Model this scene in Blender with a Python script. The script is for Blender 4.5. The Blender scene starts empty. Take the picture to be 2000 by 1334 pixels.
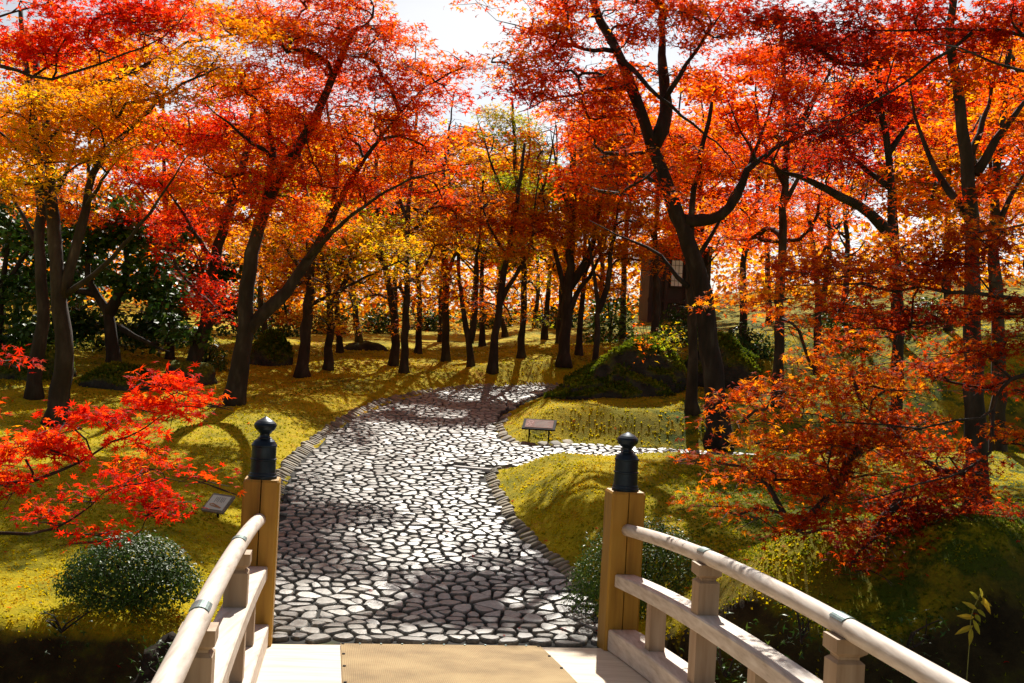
import bpy, math, random
import numpy as np
from mathutils import Vector, noise as mnoise

random.seed(7)
rng = np.random.default_rng(11)
SC = bpy.context.scene
COL = SC.collection

# ------------------------------------------------------------------ camera
FPX, ROLL, PITCH, EYE = 2222.0, 0.053, 0.004, 2.1      # focal length for a 2000 px wide frame
cam = bpy.data.cameras.new('camera')
cam.sensor_width = 36.0
cam.lens = 36.0 * FPX / 2000.0
cam.clip_start = 0.05
cam.clip_end = 2000.0
cam_o = bpy.data.objects.new('camera', cam)
COL.objects.link(cam_o)
R0 = np.array([1.0, 0, 0]); FW = np.array([0, math.cos(PITCH), math.sin(PITCH)])
U0 = np.array([0, -math.sin(PITCH), math.cos(PITCH)])
CR = math.cos(ROLL) * R0 + math.sin(ROLL) * U0
CU = -math.sin(ROLL) * R0 + math.cos(ROLL) * U0
CPOS = np.array([0, 0, EYE])
from mathutils import Matrix
cam_o.matrix_world = Matrix(((CR[0], CU[0], -FW[0], 0), (CR[1], CU[1], -FW[1], 0), (CR[2], CU[2], -FW[2], EYE), (0, 0, 0, 1)))
SC.camera = cam_o

# ------------------------------------------------------------------ light
SUN_EL, SUN_AZ = math.radians(44.0), math.radians(5.0)  # azimuth measured to the right of +Y
SUN_DIR = np.array([math.sin(SUN_AZ) * math.cos(SUN_EL), math.cos(SUN_AZ) * math.cos(SUN_EL), math.sin(SUN_EL)])
world = bpy.data.worlds.new('World')
SC.world = world
world.use_nodes = True
wn = world.node_tree.nodes; wl = world.node_tree.links
wn.clear()
sky = wn.new('ShaderNodeTexSky'); sky.sky_type = 'NISHITA'; sky.sun_disc = False
sky.sun_elevation = SUN_EL; sky.sun_rotation = SUN_AZ
sky.dust_density = 1.3
tc = wn.new('ShaderNodeTexCoord')
cl = wn.new('ShaderNodeTexNoise'); cl.inputs['Scale'].default_value = 2.2; cl.inputs['Detail'].default_value = 6
mp = wn.new('ShaderNodeMapping'); mp.inputs['Scale'].default_value = (1, 1, 2.5)
cr_ = wn.new('ShaderNodeValToRGB'); cr_.color_ramp.elements[0].position = 0.30; cr_.color_ramp.elements[1].position = 0.62
bw = wn.new('ShaderNodeRGBToBW'); lift = wn.new('ShaderNodeMixRGB'); lift.blend_type = 'MULTIPLY'; lift.inputs['Fac'].default_value = 1; lift.inputs['Color2'].default_value = (1.30, 1.32, 1.36, 1)
mx = wn.new('ShaderNodeMixRGB')      # thin white cloud takes the brightness of the sky behind it
bg = wn.new('ShaderNodeBackground'); bg.inputs['Strength'].default_value = 0.052
wo = wn.new('ShaderNodeOutputWorld')
wl.new(tc.outputs['Generated'], mp.inputs['Vector']); wl.new(mp.outputs['Vector'], cl.inputs['Vector'])
wl.new(cl.outputs['Fac'], cr_.inputs['Fac']); wl.new(cr_.outputs['Color'], mx.inputs['Fac'])
wl.new(sky.outputs['Color'], mx.inputs['Color1']); wl.new(sky.outputs['Color'], bw.inputs['Color']); wl.new(bw.outputs['Val'], lift.inputs['Color1']); wl.new(lift.outputs['Color'], mx.inputs['Color2']); wl.new(mx.outputs['Color'], bg.inputs['Color'])
wl.new(bg.outputs['Background'], wo.inputs['Surface'])
sun = bpy.data.lights.new('sun', 'SUN'); sun.energy = 5.0; sun.angle = math.radians(0.53); sun.color = (1.0, 0.94, 0.84)
sun_o = bpy.data.objects.new('sun', sun); COL.objects.link(sun_o)
sun_o.rotation_euler = Vector(tuple(SUN_DIR)).to_track_quat('Z', 'Y').to_euler()
vs = SC.view_settings
SC.display_settings.display_device = 'sRGB'
vs.view_transform = 'Standard'; vs.look = 'None'; vs.exposure = 0.86; vs.gamma = 1.0; vs.use_curve_mapping = False
SC.render.engine = 'CYCLES'
SC.cycles.max_bounces = 6; SC.cycles.diffuse_bounces = 3; SC.cycles.transmission_bounces = 4; SC.cycles.transparent_max_bounces = 4
SC.cycles.use_denoising = True

# ------------------------------------------------------------------ projection helpers
def ray(px, py):
    d = FW * FPX + CR * (px - 1000.0) + CU * (667.0 - py)
    return d / d[1]
def at(px, py, d):                      # a point seen at (px, py) at distance d
    return CPOS + ray(px, py) * d
YAW, OX, OY = 0.153, -0.388, 7.88       # the bridge: end of its deck, direction away from the viewer
B_AX = np.array([-math.sin(YAW), math.cos(YAW)]); B_RT = np.array([math.cos(YAW), math.sin(YAW)])
def bp(u, v, z):
    p = np.array([OX, OY]) + B_RT * u + B_AX * v
    return (float(p[0]), float(p[1]), float(z))

# ------------------------------------------------------------------ terrain
def sst(a, b, x):
    t = np.clip((x - a) / (b - a), 0, 1); return t * t * (3 - 2 * t)
def base_z(y):
    y = np.asarray(y, float)
    t = np.maximum(y - 8.3, 0)
    z = 0.104 * t - 0.104 * 0.6 * (1 - np.exp(-t / 0.6))
    far = np.maximum(y - 25.0, 0)
    return z - 0.045 * far - 0.059 * np.maximum(y - 60.0, 0)
def on_base(px, py):
    r = ray(px, py); lo, hi = 1.0, 80.0
    for _ in range(50):
        m = (lo + hi) / 2; p = CPOS + r * m
        if p[2] > base_z(p[1]): lo = m
        else: hi = m
    return (float(p[0]), float(p[1]))
L_EDGE = [bp(-1.33, -0.06, 0)[:2], bp(-1.36, 1.2, 0)[:2]] + [on_base(*q) for q in [(546, 985), (562, 935), (592, 897), (640, 853), (700, 812), (770, 783), (850, 766), (950, 755), (1040, 752)]]
FAR = L_EDGE[-1]
L_EDGE += [(FAR[0] + 2.5, FAR[1] + 0.6), (FAR[0] + 6.0, FAR[1] + 0.6)]
R_UP = [on_base(*q) for q in [(1122, 867), (1040, 871), (992, 864), (970, 848), (966, 832), (984, 808), (1030, 784), (1075, 768)]]
FR = R_UP[-1]
R_UP += [(FR[0] + 2.6, FR[1] + 0.2), (FR[0] + 6.0, FR[1] + 0.1)]
S_UP = [(9.5, 17.6), (6.0, 16.9), (3.5, 16.1)]
S_LO = [(1.05, 14.35), (3.5, 15.0), (6.0, 15.8), (9.5, 16.5)]
R_NEAR = [bp(1.30, -0.06, 0)[:2], bp(1.33, 0.25, 0)[:2]] + [on_base(*q) for q in [(1150, 1165), (1100, 1120), (1010, 1040), (964, 968), (950, 930), (962, 914)]]
PATH_POLY = np.array(R_NEAR + S_LO + S_UP + R_UP + L_EDGE[::-1])
def seg_dist(x, y, poly, closed=True):
    best = np.full(np.shape(x), 1e9)
    n = len(poly)
    for i in range(n if closed else n - 1):
        a = poly[i]; b = poly[(i + 1) % n]
        dx, dy = b[0] - a[0], b[1] - a[1]
        t = np.clip(((x - a[0]) * dx + (y - a[1]) * dy) / (dx * dx + dy * dy + 1e-12), 0, 1)
        best = np.minimum(best, np.hypot(x - a[0] - t * dx, y - a[1] - t * dy))
    return best
def inside(x, y, poly):
    c = np.zeros(np.shape(x), bool); n = len(poly)
    for i in range(n):
        x1, y1 = poly[i]; x2, y2 = poly[(i + 1) % n]
        if y1 == y2: continue
        cond = (y1 > y) != (y2 > y)
        c ^= cond & (x < (x2 - x1) * (y - y1) / (y2 - y1) + x1)
    return c
def wob(x, y, s, k=0.0):
    return (np.sin(x * s + 1.3 + k) * np.cos(y * s * 1.13 - 0.7 + k * 2) + 0.5 * np.sin(x * s * 2.3 - y * s * 1.7 + k * 3)) / 1.5
def G(x, y):
    x = np.asarray(x, float); y = np.asarray(y, float)
    shp = np.broadcast(x, y).shape
    x = np.broadcast_to(x, shp).astype(float); y = np.broadcast_to(y, shp).astype(float)
    z = base_z(y)
    ins = inside(x, y, PATH_POLY); d = np.where(ins, 0, seg_dist(x, y, PATH_POLY))
    right = sst(-1.2, 1.2, x + 0.25)
    rise = (0.16 + 0.24 * right) * sst(0.0, 0.9, d)
    rise += 0.05 * sst(0.3, 2.0, d) * wob(x, y, 0.9) + 0.03 * sst(0.2, 1, d) * wob(x, y, 2.4, 1.0)
    # the slope climbs to the right behind the side path
    behind = sst(15.5, 18.5, y)
    rise += behind * (0.10 * np.maximum(x - 1.0, 0) + 0.05 * np.maximum(x - 4.0, 0)) * sst(0, 2.5, d)
    rise = np.minimum(rise, 3.0)
    # near mossy hump on the right
    hump = 0.66 * np.exp(-(((x - 3.45) / 1.45) ** 2 + ((y - 8.35) / 1.15) ** 2) ** 1.5) * (1 + 0.12 * wob(x, y, 2.6, 5.0)) + 0.15 * np.exp(-(((x - 2.2) / 0.5) ** 2 + ((y - 8.2) / 0.5) ** 2))
    hump = hump + 0.24 * np.exp(-(((x - 2.0) / 0.42) ** 2 + ((y - 7.75) / 0.40) ** 2) ** 1.4) + 0.20 * np.exp(-(((x - 3.0) / 0.5) ** 2 + ((y - 7.45) / 0.42) ** 2) ** 1.4)
    rise += hump
    # gully under the bridge
    yb = 7.70 + 0.14 * np.sin(x * 1.7) - 0.50 * sst(1.2, 2.2, x) - 0.22 * sst(-1.4, -1.9, x)
    gully = sst(0.0, 1.0, yb - y) * (2.2 + 0.25 * wob(x, y, 3.0)) * (1 - 0.0 * x)
    rise = rise - np.where(ins, 0.055, 0)
    ub = (x - OX) * B_RT[0] + (y - OY) * B_RT[1]; vb = (x - OX) * B_AX[0] + (y - OY) * B_AX[1]
    rise = rise - 0.45 * (np.abs(ub) < 1.55) * sst(0.10, -0.05, vb)
    back = sst(0.0, 2.0, 1.0 - y)          # the bank behind the viewer
    return z + rise - gully * (1 - back) + 0 * d
def gp(px, py, dmin=5.0):
    r = ray(px, py); dd = np.arange(dmin, 70.0, 0.05)
    P = CPOS[None] + r[None] * dd[:, None]
    below = P[:, 2] <= G(P[:, 0], P[:, 1])
    i = int(np.argmax(below)) if below.any() else len(dd) - 1
    return P[i]
def g1(x, y): return float(G(np.array([x]), np.array([y]))[0])

# ------------------------------------------------------------------ materials
def new_mat(name):
    m = bpy.data.materials.new(name); m.use_nodes = True
    nt = m.node_tree; nt.nodes.clear()
    out = nt.nodes.new('ShaderNodeOutputMaterial')
    return m, nt, out
def N(nt, t, **kw):
    n = nt.nodes.new(t)
    for k, v in kw.items(): setattr(n, k, v)
    return n
def ramp(nt, stops, fac):
    r = nt.nodes.new('ShaderNodeValToRGB'); e = r.color_ramp.elements
    while len(e) < len(stops): e.new(0.5)
    for i, (p, c) in enumerate(stops):
        e[i].position = p; e[i].color = (c[0], c[1], c[2], 1)
    nt.links.new(fac, r.inputs['Fac'])
    return r
def noise_fac(nt, scale, detail=5, rough=0.55, coord='Object', stretch=None):
    t = nt.nodes.new('ShaderNodeTexCoord'); n = nt.nodes.new('ShaderNodeTexNoise')
    n.inputs['Scale'].default_value = scale; n.inputs['Detail'].default_value = detail; n.inputs['Roughness'].default_value = rough
    src = t.outputs[coord]
    if stretch:
        m = nt.nodes.new('ShaderNodeMapping'); m.inputs['Scale'].default_value = stretch
        nt.links.new(src, m.inputs['Vector']); src = m.outputs['Vector']
    nt.links.new(src, n.inputs['Vector'])
    return n.outputs['Fac']
def bump(nt, fac, strength, dist, bsdf):
    b = nt.nodes.new('ShaderNodeBump'); b.inputs['Strength'].default_value = strength; b.inputs['Distance'].default_value = dist
    nt.links.new(fac, b.inputs['Height']); nt.links.new(b.outputs['Normal'], bsdf.inputs['Normal'])
def simple(name, stops, scale, rough=0.7, bstr=0.3, bdist=0.01, stretch=None, coord='Object', metallic=0.0, detail=5, spec=0.3):
    m, nt, out = new_mat(name)
    f = noise_fac(nt, scale, detail, stretch=stretch, coord=coord)
    r = ramp(nt, stops, f)
    b = N(nt, 'ShaderNodeBsdfPrincipled'); b.inputs['Roughness'].default_value = rough; b.inputs['Metallic'].default_value = metallic
    b.inputs['Specular IOR Level'].default_value = spec
    nt.links.new(r.outputs['Color'], b.inputs['Base Color'])
    if bstr: bump(nt, f, bstr, bdist, b)
    nt.links.new(b.outputs['BSDF'], out.inputs['Surface'])
    return m
def leaf_mat(name, stops, trans=0.70, rough=0.6, spec=0.08, tboost=1.25):
    m, nt, out = new_mat(name)
    a = N(nt, 'ShaderNodeAttribute', attribute_name='tone')
    r = ramp(nt, stops, a.outputs['Fac'])
    b = N(nt, 'ShaderNodeBsdfPrincipled'); b.inputs['Roughness'].default_value = rough; b.inputs['Specular IOR Level'].default_value = spec
    t = N(nt, 'ShaderNodeBsdfTranslucent'); mixs = N(nt, 'ShaderNodeMixShader'); mixs.inputs['Fac'].default_value = trans
    sc = N(nt, 'ShaderNodeMixRGB', blend_type='MULTIPLY'); sc.inputs['Fac'].default_value = 1; sc.inputs['Color2'].default_value = (tboost, tboost, tboost, 1)
    nt.links.new(r.outputs['Color'], b.inputs['Base Color']); nt.links.new(r.outputs['Color'], sc.inputs['Color1']); nt.links.new(sc.outputs['Color'], t.inputs['Color'])
    nt.links.new(b.outputs['BSDF'], mixs.inputs[1]); nt.links.new(t.outputs['BSDF'], mixs.inputs[2]); nt.links.new(mixs.outputs['Shader'], out.inputs['Surface'])
    return m
PAL = {
 'crimson': [(0.0, (0.13, 0.004, 0.005)), (0.45, (0.42, 0.015, 0.004)), (0.8, (0.60, 0.055, 0.003)), (1.0, (0.66, 0.17, 0.004))],
 'red':     [(0.0, (0.34, 0.008, 0.003)), (0.35, (0.64, 0.045, 0.002)), (0.7, (0.72, 0.14, 0.002)), (1.0, (0.74, 0.32, 0.004))],
 'scarlet': [(0.0, (0.40, 0.006, 0.004)), (0.5, (0.70, 0.026, 0.003)), (0.85, (0.76, 0.10, 0.003)), (1.0, (0.78, 0.30, 0.004))],
 'orange':  [(0.0, (0.46, 0.026, 0.002)), (0.35, (0.65, 0.115, 0.002)), (0.7, (0.70, 0.25, 0.003)), (1.0, (0.66, 0.39, 0.005))],
 'gold':    [(0.0, (0.52, 0.080, 0.002)), (0.4, (0.66, 0.22, 0.003)), (0.75, (0.66, 0.35, 0.004)), (1.0, (0.46, 0.39, 0.006))],
 'lime':    [(0.0, (0.54, 0.18, 0.004)), (0.3, (0.50, 0.36, 0.005)), (0.7, (0.28, 0.33, 0.008)), (1.0, (0.13, 0.22, 0.008))],
 'rust':    [(0.0, (0.17, 0.008, 0.003)), (0.4, (0.40, 0.034, 0.003)), (0.75, (0.54, 0.115, 0.003)), (1.0, (0.60, 0.30, 0.006))],
 'green':   [(0.0, (0.014, 0.036, 0.006)), (0.5, (0.034, 0.080, 0.010)), (0.85, (0.065, 0.13, 0.014)), (1.0, (0.14, 0.20, 0.02))],
}
LM = {k: leaf_mat('leaf_' + k, v) for k, v in PAL.items() if k != 'green'}
LM['green'] = leaf_mat('leaf_green', PAL['green'], trans=0.22, rough=0.45, spec=0.22)
M_BAMBOO = leaf_mat('leaf_bamboo', [(0, (0.55, 0.36, 0.03)), (0.6, (0.45, 0.38, 0.04)), (1, (0.30, 0.32, 0.03))], trans=0.5)
M_BARK = simple('bark', [(0.25, (0.012, 0.008, 0.005)), (0.5, (0.034, 0.023, 0.015)), (0.66, (0.065, 0.048, 0.034)), (0.78, (0.15, 0.13, 0.10))], 7.0, 0.9, 0.9, 0.03, stretch=(1, 1, 0.35), detail=8)
M_BARKD = simple('bark_dark', [(0.3, (0.010, 0.007, 0.005)), (0.55, (0.030, 0.020, 0.014)), (0.72, (0.06, 0.05, 0.038)), (0.80, (0.15, 0.14, 0.11))], 8.0, 0.9, 1.0, 0.04, stretch=(1, 1, 0.3), detail=8)
M_TWIG = simple('twig_bark', [(0.3, (0.020, 0.012, 0.009)), (0.7, (0.06, 0.04, 0.03))], 12, 0.9, 0.2)
M_CYP = simple('cypress_wood', [(0.25, (0.24, 0.15, 0.085)), (0.5, (0.34, 0.235, 0.15)), (0.75, (0.42, 0.31, 0.21))], 3.0, 0.6, 0.12, 0.004, stretch=(6, 6, 0.5), detail=7)
M_POST = simple('post_wood', [(0.25, (0.24, 0.115, 0.012)), (0.5, (0.36, 0.19, 0.022)), (0.75, (0.42, 0.24, 0.035))], 4.0, 0.5, 0.15, 0.004, stretch=(5, 5, 0.4), detail=7)
M_RAIL = simple('rail_wood', [(0.28, (0.36, 0.29, 0.23)), (0.40, (0.48, 0.40, 0.33)), (0.55, (0.57, 0.49, 0.42)), (0.72, (0.66, 0.59, 0.52))], 4.0, 0.6, 0.35, 0.004, detail=10, stretch=(9, 0.6, 9))
M_DECK = simple('deck_wood', [(0.25, (0.48, 0.37, 0.25)), (0.5, (0.62, 0.51, 0.38)), (0.75, (0.70, 0.60, 0.47))], 3.0, 0.7, 0.2, 0.004, stretch=(0.6, 5, 5), detail=7)
M_IRON = simple('patina_metal', [(0.3, (0.010, 0.016, 0.026)), (0.6, (0.022, 0.036, 0.055)), (0.8, (0.05, 0.075, 0.09))], 9, 0.38, 0.1, 0.003, metallic=0.55)
M_PLATE = simple('joint_plate_metal', [(0.3, (0.10, 0.15, 0.15)), (0.7, (0.26, 0.33, 0.31))], 14, 0.4, 0.1, 0.002, metallic=0.6)
M_DARKMETAL = simple('sign_metal', [(0.3, (0.012, 0.010, 0.010)), (0.7, (0.03, 0.026, 0.024))], 10, 0.8, 0.1, spec=0.08)
M_ROCK = None

def moss_stops():
    return None
def ground_mat():
    m, nt, out = new_mat('moss_ground')
    f1 = noise_fac(nt, 0.55, 4, 0.6); f2 = noise_fac(nt, 3.2, 6, 0.65); f3 = noise_fac(nt, 38.0, 5, 0.7)
    a = N(nt, 'ShaderNodeMath', operation='ADD'); nt.links.new(f1, a.inputs[0]); nt.links.new(f2, a.inputs[1])
    h = N(nt, 'ShaderNodeMath', operation='MULTIPLY'); h.inputs[1].default_value = 0.5; nt.links.new(a.outputs[0], h.inputs[0])
    r = ramp(nt, [(0.34, (0.10, 0.115, 0.006)), (0.44, (0.26, 0.215, 0.004)), (0.54, (0.44, 0.335, 0.004)), (0.63, (0.35, 0.185, 0.004)), (0.72, (0.17, 0.08, 0.005))], h.outputs[0])
    gp_ = N(nt, 'ShaderNodeNewGeometry'); sp_ = N(nt, 'ShaderNodeSeparateXYZ'); nt.links.new(gp_.outputs['Position'], sp_.inputs[0])
    sx2 = N(nt, 'ShaderNodeMapRange'); sx2.inputs['From Min'].default_value = 1.3; sx2.inputs['From Max'].default_value = 2.4; nt.links.new(sp_.outputs['X'], sx2.inputs['Value'])
    sn2 = N(nt, 'ShaderNodeMapRange'); sn2.inputs['From Min'].default_value = 0.42; sn2.inputs['From Max'].default_value = 0.56; nt.links.new(f2, sn2.inputs['Value'])
    sm2 = N(nt, 'ShaderNodeMath', operation='MULTIPLY'); nt.links.new(sx2.outputs[0], sm2.inputs[0]); nt.links.new(sn2.outputs[0], sm2.inputs[1])
    gmix = N(nt, 'ShaderNodeMixRGB'); gmix.inputs['Color2'].default_value = (0.055, 0.085, 0.005, 1); nt.links.new(sm2.outputs[0], gmix.inputs['Fac']); nt.links.new(r.outputs['Color'], gmix.inputs['Color1'])
    r3 = ramp(nt, [(0.3, (0.7, 0.7, 0.7)), (0.6, (1.15, 1.15, 1.15))], f3)
    mu = N(nt, 'ShaderNodeMixRGB', blend_type='MULTIPLY'); mu.inputs['Fac'].default_value = 1
    nt.links.new(gmix.outputs['Color'], mu.inputs['Color1']); nt.links.new(r3.outputs['Color'], mu.inputs['Color2'])
    # dark gully soil; steep faces go darker, their shade put into the colour
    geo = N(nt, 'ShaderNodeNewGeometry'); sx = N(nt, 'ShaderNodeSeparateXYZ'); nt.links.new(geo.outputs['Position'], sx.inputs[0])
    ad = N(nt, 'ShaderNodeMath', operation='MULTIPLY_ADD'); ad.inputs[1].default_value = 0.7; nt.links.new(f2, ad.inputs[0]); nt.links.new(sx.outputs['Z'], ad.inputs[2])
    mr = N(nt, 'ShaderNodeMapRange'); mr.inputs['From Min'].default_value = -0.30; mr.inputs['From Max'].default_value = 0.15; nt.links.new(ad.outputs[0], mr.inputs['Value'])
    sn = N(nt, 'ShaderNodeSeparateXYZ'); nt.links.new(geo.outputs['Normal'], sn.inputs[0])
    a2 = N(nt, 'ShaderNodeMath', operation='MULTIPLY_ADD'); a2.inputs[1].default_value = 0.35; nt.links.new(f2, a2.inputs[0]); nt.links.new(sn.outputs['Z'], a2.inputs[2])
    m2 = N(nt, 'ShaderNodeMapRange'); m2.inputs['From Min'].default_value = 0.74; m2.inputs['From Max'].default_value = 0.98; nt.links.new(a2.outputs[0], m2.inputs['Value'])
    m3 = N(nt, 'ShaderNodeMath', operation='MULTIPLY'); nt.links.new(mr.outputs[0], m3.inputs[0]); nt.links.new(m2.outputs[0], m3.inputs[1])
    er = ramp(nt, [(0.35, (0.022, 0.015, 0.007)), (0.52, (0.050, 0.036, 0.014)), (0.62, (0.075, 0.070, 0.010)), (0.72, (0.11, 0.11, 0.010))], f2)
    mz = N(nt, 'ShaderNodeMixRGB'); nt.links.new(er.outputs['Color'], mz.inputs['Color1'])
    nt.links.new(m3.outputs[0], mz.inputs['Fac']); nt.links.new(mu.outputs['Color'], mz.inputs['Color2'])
    b = N(nt, 'ShaderNodeBsdfPrincipled'); b.inputs['Roughness'].default_value = 0.95; b.inputs['Specular IOR Level'].default_value = 0.1
    nt.links.new(mz.outputs['Color'], b.inputs['Base Color'])
    bump(nt, f3, 0.9, 0.03, b)
    nt.links.new(b.outputs['BSDF'], out.inputs['Surface'])
    return m
M_GROUND = ground_mat()
M_MOSS = leaf_mat('moss_tuft', [(0.0, (0.08, 0.11, 0.006)), (0.3, (0.26, 0.24, 0.004)), (0.6, (0.56, 0.435, 0.004)), (0.85, (0.48, 0.26, 0.004)), (1.0, (0.28, 0.11, 0.006))], trans=0.5, rough=0.8, spec=0.1)
M_MOSSG = leaf_mat('moss_green', [(0.0, (0.03, 0.055, 0.004)), (0.4, (0.10, 0.14, 0.006)), (0.75, (0.30, 0.29, 0.008)), (1.0, (0.40, 0.28, 0.008))], trans=0.45, rough=0.8, spec=0.1)
def rock_mat(name, mossy):
    m, nt, out = new_mat(name)
    f = noise_fac(nt, 5.0, 8, 0.65); f2 = noise_fac(nt, 22.0, 6, 0.7)
    r = ramp(nt, [(0.3, (0.012, 0.011, 0.010)), (0.6, (0.05, 0.046, 0.04)), (0.8, (0.11, 0.10, 0.09))], f)
    mo = ramp(nt, [(0.3, (0.020, 0.032, 0.003)), (0.5, (0.085, 0.105, 0.005)), (0.68, (0.24, 0.23, 0.008))], f2)
    geo = N(nt, 'ShaderNodeNewGeometry'); sx = N(nt, 'ShaderNodeSeparateXYZ'); nt.links.new(geo.outputs['Normal'], sx.inputs[0])
    ad = N(nt, 'ShaderNodeMath', operation='MULTIPLY_ADD'); ad.inputs[1].default_value = 0.8; nt.links.new(f, ad.inputs[0]); nt.links.new(sx.outputs['Z'], ad.inputs[2])
    mr = N(nt, 'ShaderNodeMapRange'); mr.inputs['From Min'].default_value = mossy; mr.inputs['From Max'].default_value = mossy + 0.35
    nt.links.new(ad.outputs[0], mr.inputs['Value'])
    mz = N(nt, 'ShaderNodeMixRGB'); nt.links.new(mr.outputs[0], mz.inputs['Fac']); nt.links.new(r.outputs['Color'], mz.inputs['Color1']); nt.links.new(mo.outputs['Color'], mz.inputs['Color2'])
    b = N(nt, 'ShaderNodeBsdfPrincipled'); b.inputs['Roughness'].default_value = 0.9; b.inputs['Specular IOR Level'].default_value = 0.15
    nt.links.new(mz.outputs['Color'], b.inputs['Base Color']); bump(nt, f2, 0.8, 0.04, b)
    nt.links.new(b.outputs['BSDF'], out.inputs['Surface'])
    return m
M_ROCK = rock_mat('mossy_rock', 0.55)
M_ROCKB = rock_mat('boulder_rock', 0.62)
M_ROCKK = simple('earthy_rock', [(0.3, (0.008, 0.006, 0.004)), (0.6, (0.028, 0.021, 0.013)), (0.8, (0.07, 0.06, 0.045))], 9, 0.95, 0.9, 0.03, detail=9, spec=0.1)
M_ROCKD = rock_mat('dark_rock', 1.15)
def stone_mat(name, lo, mid, hi, rough):
    m, nt, out = new_mat(name)
    f = noise_fac(nt, 30.0, 7, 0.7, coord='Object'); at_ = N(nt, 'ShaderNodeAttribute', attribute_name='tone')
    r = ramp(nt, [(0.28, lo), (0.5, mid), (0.72, hi)], f)
    oi = N(nt, 'ShaderNodeObjectInfo')
    ad = N(nt, 'ShaderNodeMath', operation='ADD'); nt.links.new(at_.outputs['Fac'], ad.inputs[0]); ad.inputs[1].default_value = 0.0
    tint = ramp(nt, [(0.0, (0.45, 0.44, 0.43)), (0.35, (0.80, 0.78, 0.75)), (0.7, (1.0, 0.98, 0.94)), (1.0, (1.3, 1.27, 1.2))], ad.outputs[0])
    mu = N(nt, 'ShaderNodeMixRGB', blend_type='MULTIPLY'); mu.inputs['Fac'].default_value = 1
    nt.links.new(r.outputs['Color'], mu.inputs['Color1']); nt.links.new(tint.outputs['Color'], mu.inputs['Color2'])
    b = N(nt, 'ShaderNodeBsdfPrincipled'); b.inputs['Roughness'].default_value = rough; b.inputs['Specular IOR Level'].default_value = 0.5
    nt.links.new(mu.outputs['Color'], b.inputs['Base Color']); bump(nt, f, 0.35, 0.008, b)
    nt.links.new(b.outputs['BSDF'], out.inputs['Surface'])
    return m
M_COBBLE = stone_mat('cobble_stone', (0.085, 0.083, 0.073), (0.187, 0.183, 0.163), (0.305, 0.30, 0.27), 0.36)
M_KERB = stone_mat('kerb_stone', (0.08, 0.068, 0.042), (0.18, 0.15, 0.095), (0.28, 0.24, 0.165), 0.75)
M_JOINT = simple('joint_soil', [(0.40, (0.008, 0.007, 0.006)), (0.62, (0.018, 0.016, 0.011)), (0.68, (0.05, 0.06, 0.010)), (0.76, (0.12, 0.12, 0.012))], 1.3, 0.95, 0.4, 0.02, detail=9)

# ------------------------------------------------------------------ mesh helpers
def link(o): COL.objects.link(o); return o
def mesh_np(name, verts, faces, tone=None, smooth=False):
    """faces: (M,k) array, all faces of the same size, or a list of such arrays"""
    if not isinstance(faces, list): faces = [faces]
    faces = [np.asarray(f, np.int32) for f in faces if len(f)]
    me = bpy.data.meshes.new(name)
    verts = np.asarray(verts, np.float32)
    me.vertices.add(len(verts)); me.vertices.foreach_set('co', verts.ravel())
    nl = sum(f.size for f in faces); npoly = sum(len(f) for f in faces)
    me.loops.add(nl); me.polygons.add(npoly)
    me.loops.foreach_set('vertex_index', np.concatenate([f.ravel() for f in faces]))
    starts = []; s = 0
    for f in faces:
        k = f.shape[1]; starts.append(s + np.arange(len(f)) * k); s += f.size
    me.polygons.foreach_set('loop_start', np.concatenate(starts).astype(np.int32))
    if tone is not None:
        at_ = me.attributes.new('tone', 'FLOAT', 'FACE'); at_.data.foreach_set('value', np.asarray(tone, np.float32))
    me.polygons.foreach_set('use_smooth', np.full(npoly, bool(smooth)))
    me.update(calc_edges=True); me.validate()
    return me
def obj(name, me, mat=None, parent=None, loc=None):
    o = bpy.data.objects.new(name, me); link(o)
    if mat is not None:
        if me.materials: 
            pass
        else: me.materials.append(mat)
    if parent is not None: o.parent = parent
    if loc is not None: o.location = loc
    return o
def empty(name, loc, label, cat, group=None):
    o = bpy.data.objects.new(name, None); link(o); o.location = tuple(map(float, loc)); o.empty_display_size = 0.1
    o['label'] = label; o['category'] = cat
    if group: o['group'] = group
    return o
def tag(o, label, cat, group=None):
    o['label'] = label; o['category'] = cat
    if group: o['group'] = group
    return o
class MB:
    def __init__(s): s.v = []; s.q = []; s.t = []; s.n = 0
    def add(s, v, q=(), t=()):
        v = np.asarray(v, float); s.v.append(v)
        if len(q): s.q.append(np.asarray(q, np.int32) + s.n)
        if len(t): s.t.append(np.asarray(t, np.int32) + s.n)
        s.n += len(v)
    def build(s, name, mat, parent=None, smooth=False, origin=None):
        v = np.concatenate(s.v)
        if origin is not None: v = v - np.asarray(origin)[None]
        f = []
        if s.q: f.append(np.concatenate(s.q))
        if s.t: f.append(np.concatenate(s.t))
        me = mesh_np(name, v, f, smooth=smooth)
        return obj(name, me, mat, parent)
def frames(P):
    P = np.asarray(P, float); n = len(P)
    T = np.gradient(P, axis=0); T /= np.linalg.norm(T, axis=1)[:, None] + 1e-9
    ref = np.array([1.0, 0, 0]) if abs(T[0][0]) < 0.8 else np.array([0, 1.0, 0])
    A = np.zeros_like(P); B = np.zeros_like(P)
    a = ref - T[0] * (ref @ T[0]); a /= np.linalg.norm(a)
    for i in range(n):
        a = a - T[i] * (a @ T[i]); a /= np.linalg.norm(a) + 1e-9
        A[i] = a; B[i] = np.cross(T[i], a)
    return T, A, B
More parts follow.
